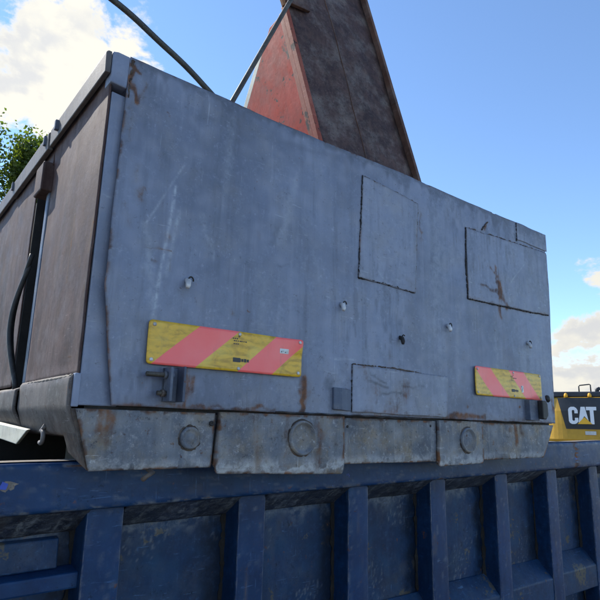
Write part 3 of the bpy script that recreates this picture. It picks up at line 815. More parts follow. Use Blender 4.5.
plate_grid('bracket_plate', M['beam'], BEAM, 110, 50, beam_face(.420, .918, .409, .917, .034, -.142, -.160, -.010, .012), .022, field=beam_fields, edge=(.010, .9, .15))
plate_grid('bracket_plate', M['beam'], BEAM, 70, 50, beam_face(1.446, 1.752, 1.441, 1.751, .034, -.148, -.143, -.008, .009), .022, field=beam_fields, edge=(.010, .9, .15))
# sloped left end plate
mb = MB(); mb.hexa([(.048, .010, -.124), (.060, .010, -.124), (.050, .14, -.085), (.036, .14, -.085)], [(-.006, .010, .030), (.006, .010, .030), (.006, .14, .03), (-.006, .14, .03)])
mb.build('end_plate', M['weld_rust'], BEAM, .002)
for x, z, r, y in ((.328, -.042, .032, .004), (.729, -.040, .056, -.010), (1.636, -.045, .052, -.008)):
    mb = MB()
    if r < .04:
        mb.lathe((x, y + .004, z), (0, -1, 0), [(r, 0), (r * .98, .012), (r * .86, .018), (r * .72, .012), (r * .50, .010), (r * .34, .015), (.001, .017)], 36)
    else:
        mb.lathe((x, y + .004, z), (0, -1, 0), [(r, 0), (r * 1.0, .010), (r * .94, .016), (r * .85, .015), (r * .77, .006), (r * .6, .0065), (r * .3, .010), (.001, .010)], 40)
    mb.build('disc', M['beam'], BEAM)
    mb = MB(); n = 44
    ring = [(x + (r + .001) * math.cos(2 * math.pi * k / n), y + .001, z + (r + .002) * math.sin(2 * math.pi * k / n)) for k in range(n + 1)]
    mb.tube(ring, [.0030 * (1 + .4 * rng.normal()) for k in range(n + 1)], 6, cap=False); mb.build('disc_weld', M['weld_rust'], BEAM)
# dark open seam between tailgate and beam, with a lip of rusty flange
mb = MB(); mb.box(.03, 2.385, .024, .06, .020, .044); mb.build('seam_flange', M['weld'], BODY)
mb = MB()
pts = []
for k in range(60):
    x = .62 + k * .012
    pts.append((x, -.010 - .006 * math.sin(k * .25), .040 - .004 * k / 60 + .0015 * math.sin(k * .9)))
mb.tube(pts, .0028, 5); mb.build('loose_seal', M['weld'], BODY)
mb = MB(); mb.lathe((.395, .0, .0), (0, -1, 0), [(.008, 0), (.008, .004), (.004, .005), (.001, .001)], 12); mb.build('bolt_hole', M['weld'], BODY)
for x, z in ((.945, .0), (1.405, .01)):
    mb = MB(); mb.lathe((x, .006, z), (0, -1, 0), [(.005, 0), (.005, .004), (.001, .004)], 8); mb.build('bolt_head', M['weld'], BODY)
# twist of rusty wire under the beam
mb = MB(); mb.tube([(.212, .02, -.122), (.222, .0, -.134), (.208, -.004, -.140), (.196, .0, -.150), (.204, .01, -.152)], [.006, .008, .006, .007, .004], 8); mb.build('bent_strap', M['weld_rust'], BODY)

# bent strap tab left of the low patch
mb = MB(); mb.prism([(.872, -.006, .058), (.900, -.018, .056), (.954, -.007, .054), (.954, -.007, .128), (.900, -.018, .132), (.872, -.006, .130)][:3] + [(.954, .004, .054), (.872, .004, .058)], (0, 0, .076))
mb.build('strap_tab', M['grey_small'], BODY, .002)

# lamp brackets: two plates, a threaded bolt and nuts
def lamp_bracket(x0, x1, z0, z1, open_left, boltlen):
    xm = x0 + (x1 - x0) * .72
    mb = MB(); mb.box(xm - .004, xm + .004, -.055, .010, z0, z1)
    mb.box(xm - .004, xm + .036, -.014, -.006, z0, z1)
    mb.build('lamp_bracket', M['grey_small'], BODY, .002)
    b = BODY
    mb = MB(); mb.box(xm + .036, xm + .044, -.053, .010, z0, z1 + .004); mb.build('bracket_flange', M['grey_small'], b, .002)
    if boltlen:
        mb = MB()
        n = 60; L = boltlen
        mb.tube([(xm - L + L * k / n + .010, -.030, z1 - .022) for k in range(n + 1)], [.0060 + .0014 * (k % 2) for k in range(n + 1)], 8)
        mb.build('threaded_bolt', M['rod'], b)
        for bx, bz in ((xm + .006, z1 - .022), (xm - .014, z1 - .022)):
            MB().cyl((bx, -.030, bz), (1, 0, 0), .011, .009, 6).build('nut', M['grey_small'], b)
        mb = MB(); mb.tube([(xm - .030 + .014 * k, -.030, z0 + .022) for k in range(4)], .0065, 8); mb.build('threaded_bolt', M['rod'], b)
        MB().cyl((xm - .018, -.030, z0 + .022), (1, 0, 0), .011, .009, 6).build('nut', M['weld_rust'], b)
lamp_bracket(.160, .262, .056, .150, True, .075)
# right hand bracket with a black rubber buffer
mb = MB(); mb.box(2.120, 2.205, -.028, .010, .050, .146); mb.build('lamp_bracket', M['grey_small'], BODY, .003)
mb = MB(); mb.prism([(2.190, -.055, .058), (2.220, -.055, .055), (2.240, -.055, .075), (2.240, -.055, .128), (2.225, -.055, .146), (2.190, -.055, .146)], (0, .026, 0)); mb.build('rubber_buffer', M['rubber'], BODY, .004)
mb = MB(); mb.lathe((2.262, -.036, .156), (.3, -1, .2), [(.017, 0), (.019, .008), (.014, .016), (.006, .019), (.001, .019)], 16); mb.build('buffer_knob', M['rubber'], BODY)

# red and yellow marking boards
def marking_board(x, z, w, h, tilt, sign, label, bent):
    root = bpy.data.objects.new('marking_board', None)
    off = ROOT_LOC[BODY.name]
    yb = float(tail_y(np.array([x]), np.array([z]))[0]) - .016
    COL.objects.link(root); root.parent = BODY
    root.location = (x - off.x, yb - off.y, z - off.z)
    root.rotation_euler = (0, tilt, math.radians(0.4))
    root['label'] = label
    ROOT_LOC[root.name] = Vector((0, 0, 0))
    nx, nz = 60, 16
    def warp(u, v):
        return 0.005 * math.sin(u * 2.4 + 1) * math.sin(v * 2 + .5) - (0.010 * max(0, 1 - math.hypot((1 - u) * 6, (1 - v) * 2)) if bent else 0) + .002 * math.sin(u * 9)
    vs = []; fs = []
    for j in range(nz + 1):
        for i in range(nx + 1):
            u, v = i / nx, j / nz
            # rounded corners
            xx, zz = u * w, v * h
            r = .010
            cx = min(max(xx, r), w - r); cz = min(max(zz, r), h - r)
            dx, dzz = xx - cx, zz - cz
            L = math.hypot(dx, dzz)
            if L > r: xx, zz = cx + dx * r / L, cz + dzz * r / L
            vs.append((xx, warp(u, v), zz))
    for j in range(nz):
        for i in range(nx):
            a = j * (nx + 1) + i
            fs.append((a, a + 1, a + nx + 2, a + nx + 1))
    mb = MB(); mb.add(vs, fs, True)
    o = mb.build('board_sheet', reflective('marking_sheet', sign, w, h), root, fix=False)
    sm = o.modifiers.new('thickness', 'SOLIDIFY'); sm.thickness = .003; sm.offset = -1
    for u, v in ((.025, .10), (.03, .90), (.545, .07), (.545, .93), (.975, .10), (.975, .92)):
        MB().lathe((u * w, warp(u, v), v * h), (0, -1, 0), [(.0055, -.001), (.0055, .002), (.004, .0035), (.001, .004)], 12).build('bolt', M['steel'], root)
    # small print and a maker's bar in the middle, a worn sticker at one end
    mb = MB()
    def mark(x0, x1, z0, z1):
        mb.add([(x0, -.0008 + warp(x0 / w, z0 / h), z0), (x1, -.0008 + warp(x1 / w, z0 / h), z0), (x1, -.0008 + warp(x1 / w, z1 / h), z1), (x0, -.0008 + warp(x0 / w, z1 / h), z1)], [(0, 1, 2, 3)])
    c = .50 * w if sign > 0 else .50 * w
    for k in range(7): mark(c + .004 + .007 * k, c + .004 + .007 * k + (.004 if k % 3 else .0055), .092, .0955)
    for k in range(3): mark(c + .0 + .007 * k, c + .0045 + .007 * k, .099, .103)
    for k in range(3): mark(c + .004 + .007 * k, c + .0085 + .007 * k, .083, .086)
    mark(c + .022, c + .0235, .104, .112); mark(c + .018, c + .0275, .1075, .109)
    mb.build('print', M['print'], root, fix=False)
    mb = MB()
    for k in range(6):
        mark(c + .004 + .010 * k, c + .0122 + .010 * k, .030 + .001 * (k % 2), .0405 - .001 * (k % 2))
    mark(c + .004, c + .030, .0285, .0420)
    mb.build('print', M['print'], root, fix=False)
    mb = MB()
    if sign > 0: mark(.455, .490, .072, .088)
    else: mark(.372, .392, .030, .062)
    mb.build('worn_sticker', M['silver'], root, fix=False)
    mb = MB()
    for k in range(4):
        if sign > 0: 
            x0 = .458 + .008 * k; z0 = .075 + .003 * (k % 2)
        else:
            x0 = .373 + .004 * (k % 3); z0 = .034 + .007 * k
        y = -.0016
        mb.add([(x0, y + warp(x0 / w, z0 / h), z0), (x0 + .006, y + warp(x0 / w, z0 / h), z0 + .001), (x0 + .005, y + warp(x0 / w, z0 / h), z0 + .008)], [(0, 1, 2)])
    mb.build('print', M['print'], root, fix=False)
    return root
marking_board(.171, .157, .545, .124, 0.0, 1, 'longer-looking red and yellow marking board nearest the camera', True)
marking_board(1.710, .150, .562, .129, 0.0, -1, 'red and yellow marking board at the far right end', False)

# ================================================================== the blue container below
BX0, BX1, BY0, BY1 = -1.36, 5.46, .245, 2.75
SL = 0.0155
BLUE = thing('open_container', (2.0, 1.4, GROUND + .02), 'dark blue ribbed steel container under the grey dump body', 'container')
def zr(x): return -.1095 + .0180 * x       # rim top
def zl(x): return -.2385 + .0130 * x       # rim lower edge
def zs(z, x): return z + SL * x
# rim: a folded lip running the whole length, made in short lengths that are slightly out of line
xs = np.linspace(BX0, BX1, 70)
RS, RT = np.meshgrid(np.linspace(0, 1, 900), np.linspace(0, 1, 31))
def rim_fn(s_, t_):
    x = BX0 + s_ * (BX1 - BX0)
    j = .003 * (vnoise(x, x * 0 + .5, 2.5) - .5); d = .004 * (vnoise(x, x * 0 + 9.5, 5) - .5)
    q = t_ * 10; top = zr(x) + d; bot = zl(x)
    y = np.interp(q, [0, 1, 1.6, 2, 2.5, 8, 8.6, 9, 10], [.25, .146, .136, .132, .130, .128, .131, .140, .25]) + j * (q > .5)
    h = np.interp(q, [0, 1, 1.6, 2, 2.5, 8, 8.6, 9, 10], [-.004, 0, -.002, -.006, -.014, 0, 0, 0, 0])
    f = np.interp(q, [0, 2.5, 8, 8.6, 9, 10], [0, 0, 1, 1, 1, 1])
    lo = np.interp(q, [8, 8.6, 9, 10], [.010, .003, -.001, .02])
    z = (top + h) * (1 - f) + (bot + lo) * f
    return x, y + .0025 * (vnoise(x, z, 7) - .5), z
def rim_field(x, z):
    q = RT * 10
    n1 = vnoise(x, q * .06, 26) * .6 + vnoise(x, q * .1, 75) * .4
    e = np.exp(-((q - 8.4) / .5) ** 2) + np.exp(-((q - 2.1) / .5) ** 2)
    sc = e * np.clip((n1 - .52) / .12, 0, 1) * .9 + .35 * np.clip((vnoise(x * .9, q * .35, 40) - .80) / .10, 0, 1)
    ru = e * np.clip((n1 - .66) / .1, 0, 1) * .8 + .3 * np.clip((vnoise(x * 2 + 4, q * .12, 14) - .80) / .1, 0, 1)
    ru = np.maximum(ru, .9 * np.exp(-((x - 2.86) / .05) ** 2) * (vnoise(x, q * .1, 22) > .35))
    gr = .25 * np.clip((vnoise(x * .8, q * .1, 6) - .45) / .3, 0, 1) + .5 * np.clip((q - 8.7) / .5, 0, 1)
    return np.clip(ru, 0, 1), np.clip(sc, 0, 1), np.clip(gr, 0, 1)
RIM = plate_grid('rim', M['blue'], BLUE, 900, 31, rim_fn, .006, field=rim_field, solid=False)
# dried dust on top of the rim
mb = MB(); vs = []; fs = []
for i, x in enumerate(xs):
    d = .004 * (vnoise(np.array([x]), np.array([9.5]), 5)[0] - .5)
    w = .137 + .006 * vnoise(np.array([x]), np.array([3.3]), 7)[0]
    vs += [(x, w, zr(x) + .0022 + d), (x, .244, zr(x) - .0005 + d)]
    if i: fs.append((2 * i - 2, 2 * i, 2 * i + 1, 2 * i - 1))
mb.add(vs, fs, False); mb.build('rim_dust', M['rim_dust'], RIM, fix=False)
# ribs
RX0, RP, RW = .114, .4925, .107
ribs = [RX0 + RP * k for k in range(-3, 11)]
for rx in ribs:
    j = random.uniform(-.003, .003)
    zb = GROUND + .20
    ztop = .5 * (zl(rx) + zl(rx + RW)) + .012
    PX = np.array([-.004, -.001, 0, .0015, .006, .05, RW - .006, RW - .0015, RW, RW + .001, RW + .004])
    PY = np.array([.250, .20, .168, .1615, .160, .1585, .160, .1615, .168, .20, .250])
    def rib_fn(s_, t_, rx=rx, j=j, ztop=ztop):
        q = s_ * 10
        x = rx + j + np.interp(q, np.arange(11), PX); y = np.interp(q, np.arange(11), PY)
        z = zb + t_ * (ztop - zb)
        y = y + .003 * (vnoise(z + rx, z * 0 + 2, 5) - .5); x = x + .003 * (vnoise(z + rx, z * 0 + 7, 4) - .5)
        return x, y, z
    SS, TT = np.meshgrid(np.linspace(0, 1, 41), np.linspace(0, 1, 190))
    def rib_field(x, z, rx=rx):
        q = SS * 10
        zz = z + rx * 3.1
        n1 = vnoise(q * .12, zz, 24) * .6 + vnoise(q * .3, zz, 70) * .4
        edge = np.exp(-((q - 3.2) / .7) ** 2) + np.exp(-((q - 6.8) / .7) ** 2)
        front = ((q > 3) & (q < 7)).astype(float)
        sc = edge * np.clip((n1 - .50) / .12, 0, 1) * .9 + front * .4 * np.clip((vnoise(q * 1.6, zz * .8, 45) - .80) / .10, 0, 1)
        ru = edge * np.clip((n1 - .66) / .1, 0, 1) * .7 + front * .5 * np.clip((vnoise(q * .25 + 3, zz * .6, 13) - .80) / .1, 0, 1)
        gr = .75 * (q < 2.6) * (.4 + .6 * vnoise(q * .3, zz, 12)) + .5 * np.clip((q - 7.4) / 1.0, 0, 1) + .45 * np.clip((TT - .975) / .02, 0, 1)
        return np.clip(ru, 0, 1), np.clip(sc, 0, 1), np.clip(gr, 0, 1)
    plate_grid('rib', M['blue'], BLUE, 41, 190, rib_fn, .006, field=rib_field, solid=False)
# bays: panel, sloped scuffed strip under the rim, ledge; mud in the corner beside each rib
def bay(x0, x1, first):
    def fn(s, t):
        x = x0 + s * (x1 - x0); z = zs(-.306 + .003 * 0, x) + t * 0
        zt = -.300 + SL * x; zb = -1.35
        z = zb + t * (zt - zb)
        y = .2455 + .010 * (vnoise(x, z, 2.6) - .5) + .003 * (vnoise(x, z, 9) - .5)
        return x, y, z
    def z0(x, z):
        zt = -.300 + SL * x
        top = np.clip(1 - (zt - z) / (.02 + .07 * vnoise(x, x * 0 + 2, 30)), 0, 1)
        sc = np.maximum(.9 * top * (vnoise(x, z, 55) > .25), .6 * np.clip((vnoise(x * 4, z * 1.3, 70) - .74) / .10, 0, 1) * (vnoise(x, z, 7) > .5))
        pat = np.clip((vnoise(x + 2, z, 5.5) * .55 + vnoise(x * 1.6, z * .7, 28) * .45 - .60) / .12, 0, 1)
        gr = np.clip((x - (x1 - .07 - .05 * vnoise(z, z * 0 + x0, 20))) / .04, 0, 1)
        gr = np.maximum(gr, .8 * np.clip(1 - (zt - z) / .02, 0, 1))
        return np.clip(pat * .30, 0, 1), np.clip(sc, 0, 1), np.clip(gr, 0, 1) * .9
    def z1(x, z):
        sc = np.clip((vnoise(x * 2.2, z, 42) - .62) / .2, 0, 1) * (vnoise(x, z, 9) > .35)
        return .4 * (vnoise(x, z, 12) > .75), np.clip(1.0 * sc + .5 * (vnoise(x * .7, z * 3, 60) > .70), 0, 1), .5 * (vnoise(x, z, 8) > .5)
    plate_grid('panel', M['blue_panel'], BLUE, 60, 150, fn, .006, field=z0)
    def fn2(s, t):
        x = x0 + s * (x1 - x0)
        za = -.308 + SL * x + .004 * (vnoise(x, x * 0 + 1, 14) - .5); zb_ = zl(x) + .004
        y = .240 + t * (.140 - .240); z = za + t * (zb_ - za)
        return x, y + .004 * (vnoise(x, z, 13) - .5), z
    plate_grid('scuffed_strip', M['blue_scuff'], BLUE, 70, 20, fn2, .004, field=z1)
    zt = -.705 + SL * .5 * (x0 + x1)
    mb = MB(); mb.hexa([(x0, .165, zt - .20), (x1, .165, zt - .20), (x1, .26, zt - .20), (x0, .26, zt - .20)],
                       [(x0, .165, zt - .085), (x1, .165, zt - .085), (x1, .243, zt), (x0, .243, zt)])
    mb.build('ledge', M['blue_panel'], BLUE, .005)
    # mud along the right hand corner of the bay
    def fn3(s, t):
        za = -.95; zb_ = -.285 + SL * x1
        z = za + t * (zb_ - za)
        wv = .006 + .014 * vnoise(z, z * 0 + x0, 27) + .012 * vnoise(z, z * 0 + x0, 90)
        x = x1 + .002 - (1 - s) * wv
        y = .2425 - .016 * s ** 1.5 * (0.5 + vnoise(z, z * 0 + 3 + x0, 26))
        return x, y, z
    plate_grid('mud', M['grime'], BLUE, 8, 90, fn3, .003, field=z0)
for a, b in zip(ribs[:-1], ribs[1:]):
    bay(a + RW - .002, b + .002, False)
# stiffener and doubling strip in the bay by the left edge of the picture
xa, xb = ribs[2] + RW, ribs[3] + .001
mb = MB(); mb.hexa([(xa, .180, -.446 + SL * xa), (xb, .180, -.446 + SL * xb), (xb, .25, -.440 + SL * xb), (xa, .25, -.440 + SL * xa)],
                   [(xa, .180, -.404 + SL * xa), (xb, .180, -.404 + SL * xb), (xb, .25, -.396 + SL * xb), (xa, .25, -.396 + SL * xa)])
mb.build('stiffener', M['blue'], BLUE, .006)
mb = MB(); mb.hexa([(xa, .222, -.398 + SL * xa), (xb - .05, .222, -.398 + SL * xb), (xb - .05, .25, -.398 + SL * xb), (xa, .25, -.398 + SL * xa)],
                   [(xa, .228, -.322 + SL * xa), (xb - .05, .228, -.322 + SL * xb), (xb - .05, .25, -.316 + SL * xb), (xa, .25, -.316 + SL * xa)])
mb.build('doubling_strip', M['blue_panel'], BLUE, .004)
# chipped spots showing bright blue with a rusty edge
for x, z, r, y in ((-.105, -.165, .017, .1275), (2.33, -.085, .022, .1275)):
    mb = MB(); n = 14
    pr = [(x + r * (1 + .3 * rng.normal()) * math.cos(2 * math.pi * k / n), y, z + r * .8 * (1 + .3 * rng.normal()) * math.sin(2 * math.pi * k / n)) for k in range(n)]
    mb.prism(pr, (0, .004, 0)); mb.build('paint_chip', M['rim_dust'] if x < 1 else plain('torn_blue_film', (.05, .2, .5), .4), BLUE)
mb = MB(); mb.prism([(-.125, .1262, -.172), (-.108, .1262, -.174), (-.104, .1262, -.160), (-.118, .1262, -.154)], (0, .004, 0)); mb.build('paint_chip', plain('fresh_blue', (.03, .08, .45), .4), BLUE)
# walls, floor, skids
zb = GROUND + .16
mb = MB(); mb.box(BX0 + .02, BX1 - .02, .262, .30, zb, -.16); mb.build('inner_wall', M['black'], BLUE)
mb = MB(); mb.hexa([(BX0, BY1, zb), (BX1, BY1, zb), (BX1, BY1 + .08, zb), (BX0, BY1 + .08, zb)], [(BX0, BY1, zr(BX0) - .2), (BX1, BY1, zr(BX1) - .3), (BX1, BY1 + .08, zr(BX1) - .3), (BX0, BY1 + .08, zr(BX0) - .2)]); mb.build('far_wall', M['blue_panel'], BLUE, .004)
for x in (BX0, BX1 - .06):
    mb = MB(); mb.box(x, x + .06, .31, BY1 - .01, zb, zr(x) - .30); mb.build('end_wall', M['blue'], BLUE, .004)
mb = MB(); mb.box(BX0 + .07, BX1 - .07, .31, BY1 - .01, zb, zb + .05); mb.build('container_floor', M['black'], BLUE)
for y in (.45, 2.4):
    mb = MB(); mb.box(BX0, BX1, y, y + .14, GROUND - .01, zb - .005); mb.build('skid', M['blue'], BLUE, .006)

# cream sheet poking out under the sill
mb = MB()
mb.prism([(-.012, .408, -.031), (-.010, .545, -.080), (-.012, .80, -.070), (-.020, 1.3, -.05), (-.022, 1.3, .0), (-.014, .836, -.014)], (.012, .004, .002))
o = mb.build('plastic_board', M['cream'], None, .003)
tag(o, 'cream plastic board wedged under the brown sill at the left', 'board')

# ================================================================== red hopper standing in the grey body
HD = Vector((-0.168, 0.168, 0.971)).normalized()
HU = (Vector((1, 0, 0)) - HD * HD.x).normalized()
HB = HD.cross(HU).normalized()                      # points back, away from the camera
K = 0.81
def hp(x, y, z): return Vector((CAM.x + K * (x - CAM.x), CAM.y + K * (y - CAM.y), K * z))
H0 = hp(1.533, .9, 1.73)                            # on the red edge where the tailgate hides it
RED = thing('steel_hopper', (1.62, .55, .03), 'tall red and dark steel hopper standing on end inside the grey body', 'hopper')
def H(u, d, b): return H0 + HU * u + HD * d + HB * b
TOPL = .77; BOT = -1.36; WID = .715
def cheek_depth(d): return .15 + .86 * (TOPL - d) / TOPL
LOWB = cheek_depth(-.30)
# dark front plate
mb = MB(); vs = []; fs = []
nu, nd = 14, 36
for j in range(nd + 1):
    for i in range(nu + 1):
        u = .006 + (WID - .012) * i / nu; d = BOT + (1.55 - BOT) * j / nd
        w = .006 * math.sin(u * 9 + d * 2) + .005 * math.sin(d * 5 + 1)
        vs.append(H(u, d, w))
for j in range(nd):
    for i in range(nu):
        a = j * (nu + 1) + i; fs.append((a, a + 1, a + nu + 2, a + nu + 1))
mb.add(vs, fs, True); o = mb.build('front_plate', M['dark_plate'], RED)
sm = o.modifiers.new('thickness', 'SOLIDIFY'); sm.thickness = .010; sm.offset = -1
mb = MB(); mb.tube([H(WID * .47 + .003 * math.sin(k * .9), BOT + (1.55 - BOT) * k / 60, .006 * math.sin(WID * .47 * 9 + (BOT + (1.55 - BOT) * k / 60) * 2) + .005 * math.sin((BOT + (1.55 - BOT) * k / 60) * 5 + 1) - .001) for k in range(61)], [.0028 + .0010 * math.sin(k * 2.3) for k in range(61)], 6); mb.build('plate_weld', M['rust_bar'], RED)
# right hand rim bar with a kink
mb = MB()
pts = [(BOT, 0), (.36, .002), (1.55, .006)]
for (d0, o0), (d1, o1) in zip(pts[:-1], pts[1:]):
    a = [H(WID - .012 + o0, d0, -.030), H(WID + .012 + o0, d0, -.030), H(WID + .012 + o0, d0, .02), H(WID - .012 + o0, d0, .02)]
    b = [H(WID - .012 + o1, d1, -.030), H(WID + .012 + o1, d1, -.030), H(WID + .012 + o1, d1, .02), H(WID - .012 + o1, d1, .02)]
    mb.hexa(a, b)
mb.build('rim_bar', M['rust_bar'], RED, .003)
# red cheek on the left: a triangle that widens downwards
mb = MB()
for uo in (0.0, WID - .020):
    m2 = MB(); m2.prism([H(uo, TOPL, .022), H(uo, TOPL, cheek_depth(TOPL)), H(uo, -.30, LOWB), H(uo, BOT, LOWB), H(uo, BOT, .022)], HU * .010)
    m2.build('cheek_plate', M['red'], RED, .002)
# angle bar along the red edge
mb = MB(); mb.hexa([H(-.012, BOT, -.012), H(.014, BOT, -.012), H(.014, BOT, .020), H(-.012, BOT, .020)], [H(-.012, TOPL + .02, -.012), H(.014, TOPL + .02, -.012), H(.014, TOPL + .02, .020), H(-.012, TOPL + .02, .020)])
mb.build('edge_angle', M['red_edge'], RED, .003)
mb = MB(); mb.hexa([H(-.009, BOT, .021), H(-.001, BOT, .021), H(-.001, BOT, .058), H(-.009, BOT, .058)], [H(-.009, TOPL, .021), H(-.001, TOPL, .021), H(-.001, TOPL, .05), H(-.009, TOPL, .05)])
mb.build('edge_angle', M['red_edge'], RED, .002)
# cream back plate, seen as a strip beyond the cheek
mb = MB(); mb.prism([H(.000, TOPL - .08, cheek_depth(TOPL - .08)), H(.000, TOPL - .08, cheek_depth(TOPL - .08) + .050), H(.000, -.30, LOWB + .090), H(.000, BOT, LOWB + .090), H(.000, BOT, LOWB), H(.000, -.30, LOWB)], HU * (WID - .016))
mb.build('back_plate', M['cream'], RED, .002)
# rusty crosspiece at the head
mb = MB(); mb.hexa([H(-.02, TOPL + .022, -.03), H(WID * .22, TOPL + .022, -.03), H(WID * .22, TOPL + .022, -.011), H(-.02, TOPL + .022, -.011)], [H(-.02, TOPL + .09, -.03), H(WID * .22, TOPL + .09, -.03), H(WID * .22, TOPL + .09, -.011), H(-.02, TOPL + .09, -.011)])
mb.build('head_bar', M['rust_bar'], RED, .003)
mb = MB(); mb.prism([H(-.035, TOPL - .01, -.028), H(-.018, TOPL - .01, -.028), H(-.018, TOPL + .12, -.028), H(-.045, TOPL + .12, -.028)], HB * .02); mb.build('head_lug', M['orange_rust'], RED, .002)

# steel rod leaning on the hopper's head
a = hp(.907, .9, 1.716); b = hp(1.274, .9, 2.558)
dv_ = (b - a); foot = a - dv_ * ((a.z - .03) / dv_.z); head = b + dv_ * .30
mb = MB(); mb.tube([foot + (head - foot) * (k / 12) + Vector((0, -.05, 0)) for k in range(13)], .0108, 14)
tag(mb.build('steel_rod', M['rod'], None), 'thin grey-brown steel rod leaning against the red hopper', 'rod')

# stiff hose rising out of the body and arching over its left side
def hpx(x, z): return hp(x, .9, z)
cp = [hpx(.753, 1.729), hpx(.478, 1.872), hpx(.237, 1.975)]
pts = [Vector((1.32, cp[0].y, .035)), Vector((1.28, cp[0].y, .45)), Vector((.98, cp[0].y, 1.08)), cp[0], cp[1], cp[2], Vector((-.18, .45, 1.66)), Vector((-.62, .45, 1.56)), Vector((-1.02, .45, 1.20)), Vector((-1.28, .45, .55)), Vector((-1.42, .45, -.5)), Vector((-1.50, .45, -1.25)), Vector((-1.60, .42, GROUND + .06)), Vector((-1.9, .3, GROUND + .026))]
def catmull(P, n=8):
    out = []
    for i in range(len(P) - 1):
        p0, p1, p2, p3 = P[max(i - 1, 0)], P[i], P[i + 1], P[min(i + 2, len(P) - 1)]
        for k in range(n):
            t = k / n
            out.append(.5 * ((2 * p1) + (p2 - p0) * t + (2 * p0 - 5 * p1 + 4 * p2 - p3) * t * t + (3 * p1 - p0 - 3 * p2 + p3) * t ** 3))
    out.append(P[-1]); return out
mb = MB(); mb.tube(catmull(pts), .0125, 12)
tag(mb.build('rubber_hose', M['hose'], None), 'dark stiff hose arching against the sky over the grey body', 'hose')

# ================================================================== yellow excavator behind, at the right
EX = Vector((15.02, 5.62, GROUND))
vd = Vector((EX.x - CAM.x, EX.y - CAM.y, 0)).normalized()
yaw = math.atan2(vd.y, vd.x) - math.pi / 2
EXC = thing('excavator', EX, 'yellow and black excavator seen from behind past the right edge of the body', 'excavator', local=True, rotz=yaw)
G = -GROUND
def ez(z): return z + G
def poly(pts, y0, y1, name, mat, bevel=.02, parent=EXC):
    mb = MB(); mb.prism([(x, y0, z) for x, z in pts], (0, y1 - y0, 0)); return mb.build(name, mat, parent, bevel)
# counterweight with a curved back
mb = MB(); vs = []; fs = []
n = 24
prof = [(-.27, .06), (-.20, .0), (.55, -.02), (.88, .03), (.925, .08)]
for z, inset in prof:
    for k in range(n + 1):
        u = -1 + 2 * k / n
        x = 1.30 * u; y = inset + .55 * abs(u) ** 4.0
        vs.append((x, y, ez(z)))
    vs += [(1.30, 1.5, ez(z)), (-1.30, 1.5, ez(z))]
w = n + 3
for j in range(len(prof) - 1):
    for k in range(w):
        k2 = (k + 1) % w; fs.append((j * w + k, j * w + k2, (j + 1) * w + k2, (j + 1) * w + k))
fs += [tuple(range(w)), tuple((len(prof) - 1) * w + k for k in range(w))]
mb.add(vs, fs, False); CW = mb.build('counterweight', M['cat_yellow'], EXC, .03)
pan = [(-.72, .905), (.72, .905), (.55, .075), (-.55, .075)]
mb = MB()
def on_back(x, z, out):
    return (x, -.02 + .55 * abs(x / 1.30) ** 4 - out + (.04 if z > .8 else 0) * 0, ez(z))
nxp = 24; vs = []; fs = []
for z, hw in ((.905, .72), (.88, .715), (.55, .648), (.075, .55)):
    for k in range(nxp + 1):
        x = -hw + 2 * hw * k / nxp
        zz = (z + .20) / .75
        ins = (-.02 * min(1, max(0, zz))) if z < .56 else -.02 + .05 * (z - .55) / .33
        vs.append((x, ins + .55 * abs(x / 1.30) ** 4 - .010, ez(z)))
for jj in range(3):
    for k in range(nxp):
        a = jj * (nxp + 1) + k; fs.append((a, a + 1, a + nxp + 2, a + nxp + 1))
mb.add(vs, fs, False)
o = mb.build('black_panel', M['cat_black'], CW)
sm = o.modifiers.new('thickness', 'SOLIDIFY'); sm.thickness = .02; sm.offset = 0
# letters: C, A, T cut as outlines
LX, LZ, LW, LH = -.470, .205, .68, .455
def letter(pts, mat, holes=None, dy=0.0):
    mb = MB(); mb.prism([(LX + x * LW, -.050 - dy, ez(LZ + z * LH)) for x, z in pts], (0, .022, 0)); return mb.build('letter', mat, CW)
letter([(.34, .62), (.34, .80), (.29, .93), (.22, 1.0), (.10, 1.0), (.03, .93), (0, .82), (0, .18), (.03, .07), (.10, 0), (.22, 0), (.29, .06), (.34, .16), (.34, .36), (.22, .36), (.22, .24), (.20, .19), (.15, .19), (.13, .24), (.13, .76), (.15, .81), (.20, .81), (.22, .76), (.22, .62)], M['cat_white'])
letter([(.33, 0), (.455, 1.0), (.60, 1.0), (.70, .19), (.56, .46), (.45, .20)], M['cat_white'])
letter([(.64, 1.0), (1.0, 1.0), (1.0, .80), (.895, .80), (.895, 0), (.765, 0), (.765, .80), (.64, .80)], M['cat_white'])
mb = MB(); mb.prism([(LX + x * LW, -.066, ez(LZ + z * LH)) for x, z in [(.30, 0), (.82, 0), (.56, .40)]], (0, .020, 0)); mb.build('letter_triangle', M['cat_gold'], CW)
mb = MB(); mb.box(-.10, .16, -.034, .02, ez(-.075), ez(.02)); mb.build('silver_plate', M['silver'], CW, .004)
# deck, beacons, handrail
mb = MB(); mb.box(-1.22, 1.22, .10, 3.6, ez(.93), ez(1.075)); mb.build('deck', M['deck'], EXC, .03)
for x in (-.50, .08):
    mb = MB(); mb.lathe((x, .04, ez(.915)), (0, 0, 1), [(.050, 0), (.050, .05), (.042, .09), (.022, .115), (.001, .12)], 16); mb.build('lamp', M['amber'], EXC)
mb = MB(); mb.tube([(-.165, .35, ez(1.07)), (-.165, .35, ez(1.235)), (-.14, .35, ez(1.26)), (.10, .35, ez(1.285)), (.125, .35, ez(1.27)), (.125, .35, ez(1.07))], .016, 8); mb.build('handrail', M['cat_black'], EXC)
mb = MB(); mb.tube([(.28, .5, ez(1.05)), (.28, .5, ez(1.15)), (.36, .5, ez(1.19))], [.06, .06, .045], 10); mb.build('exhaust', M['cat_black'], EXC)
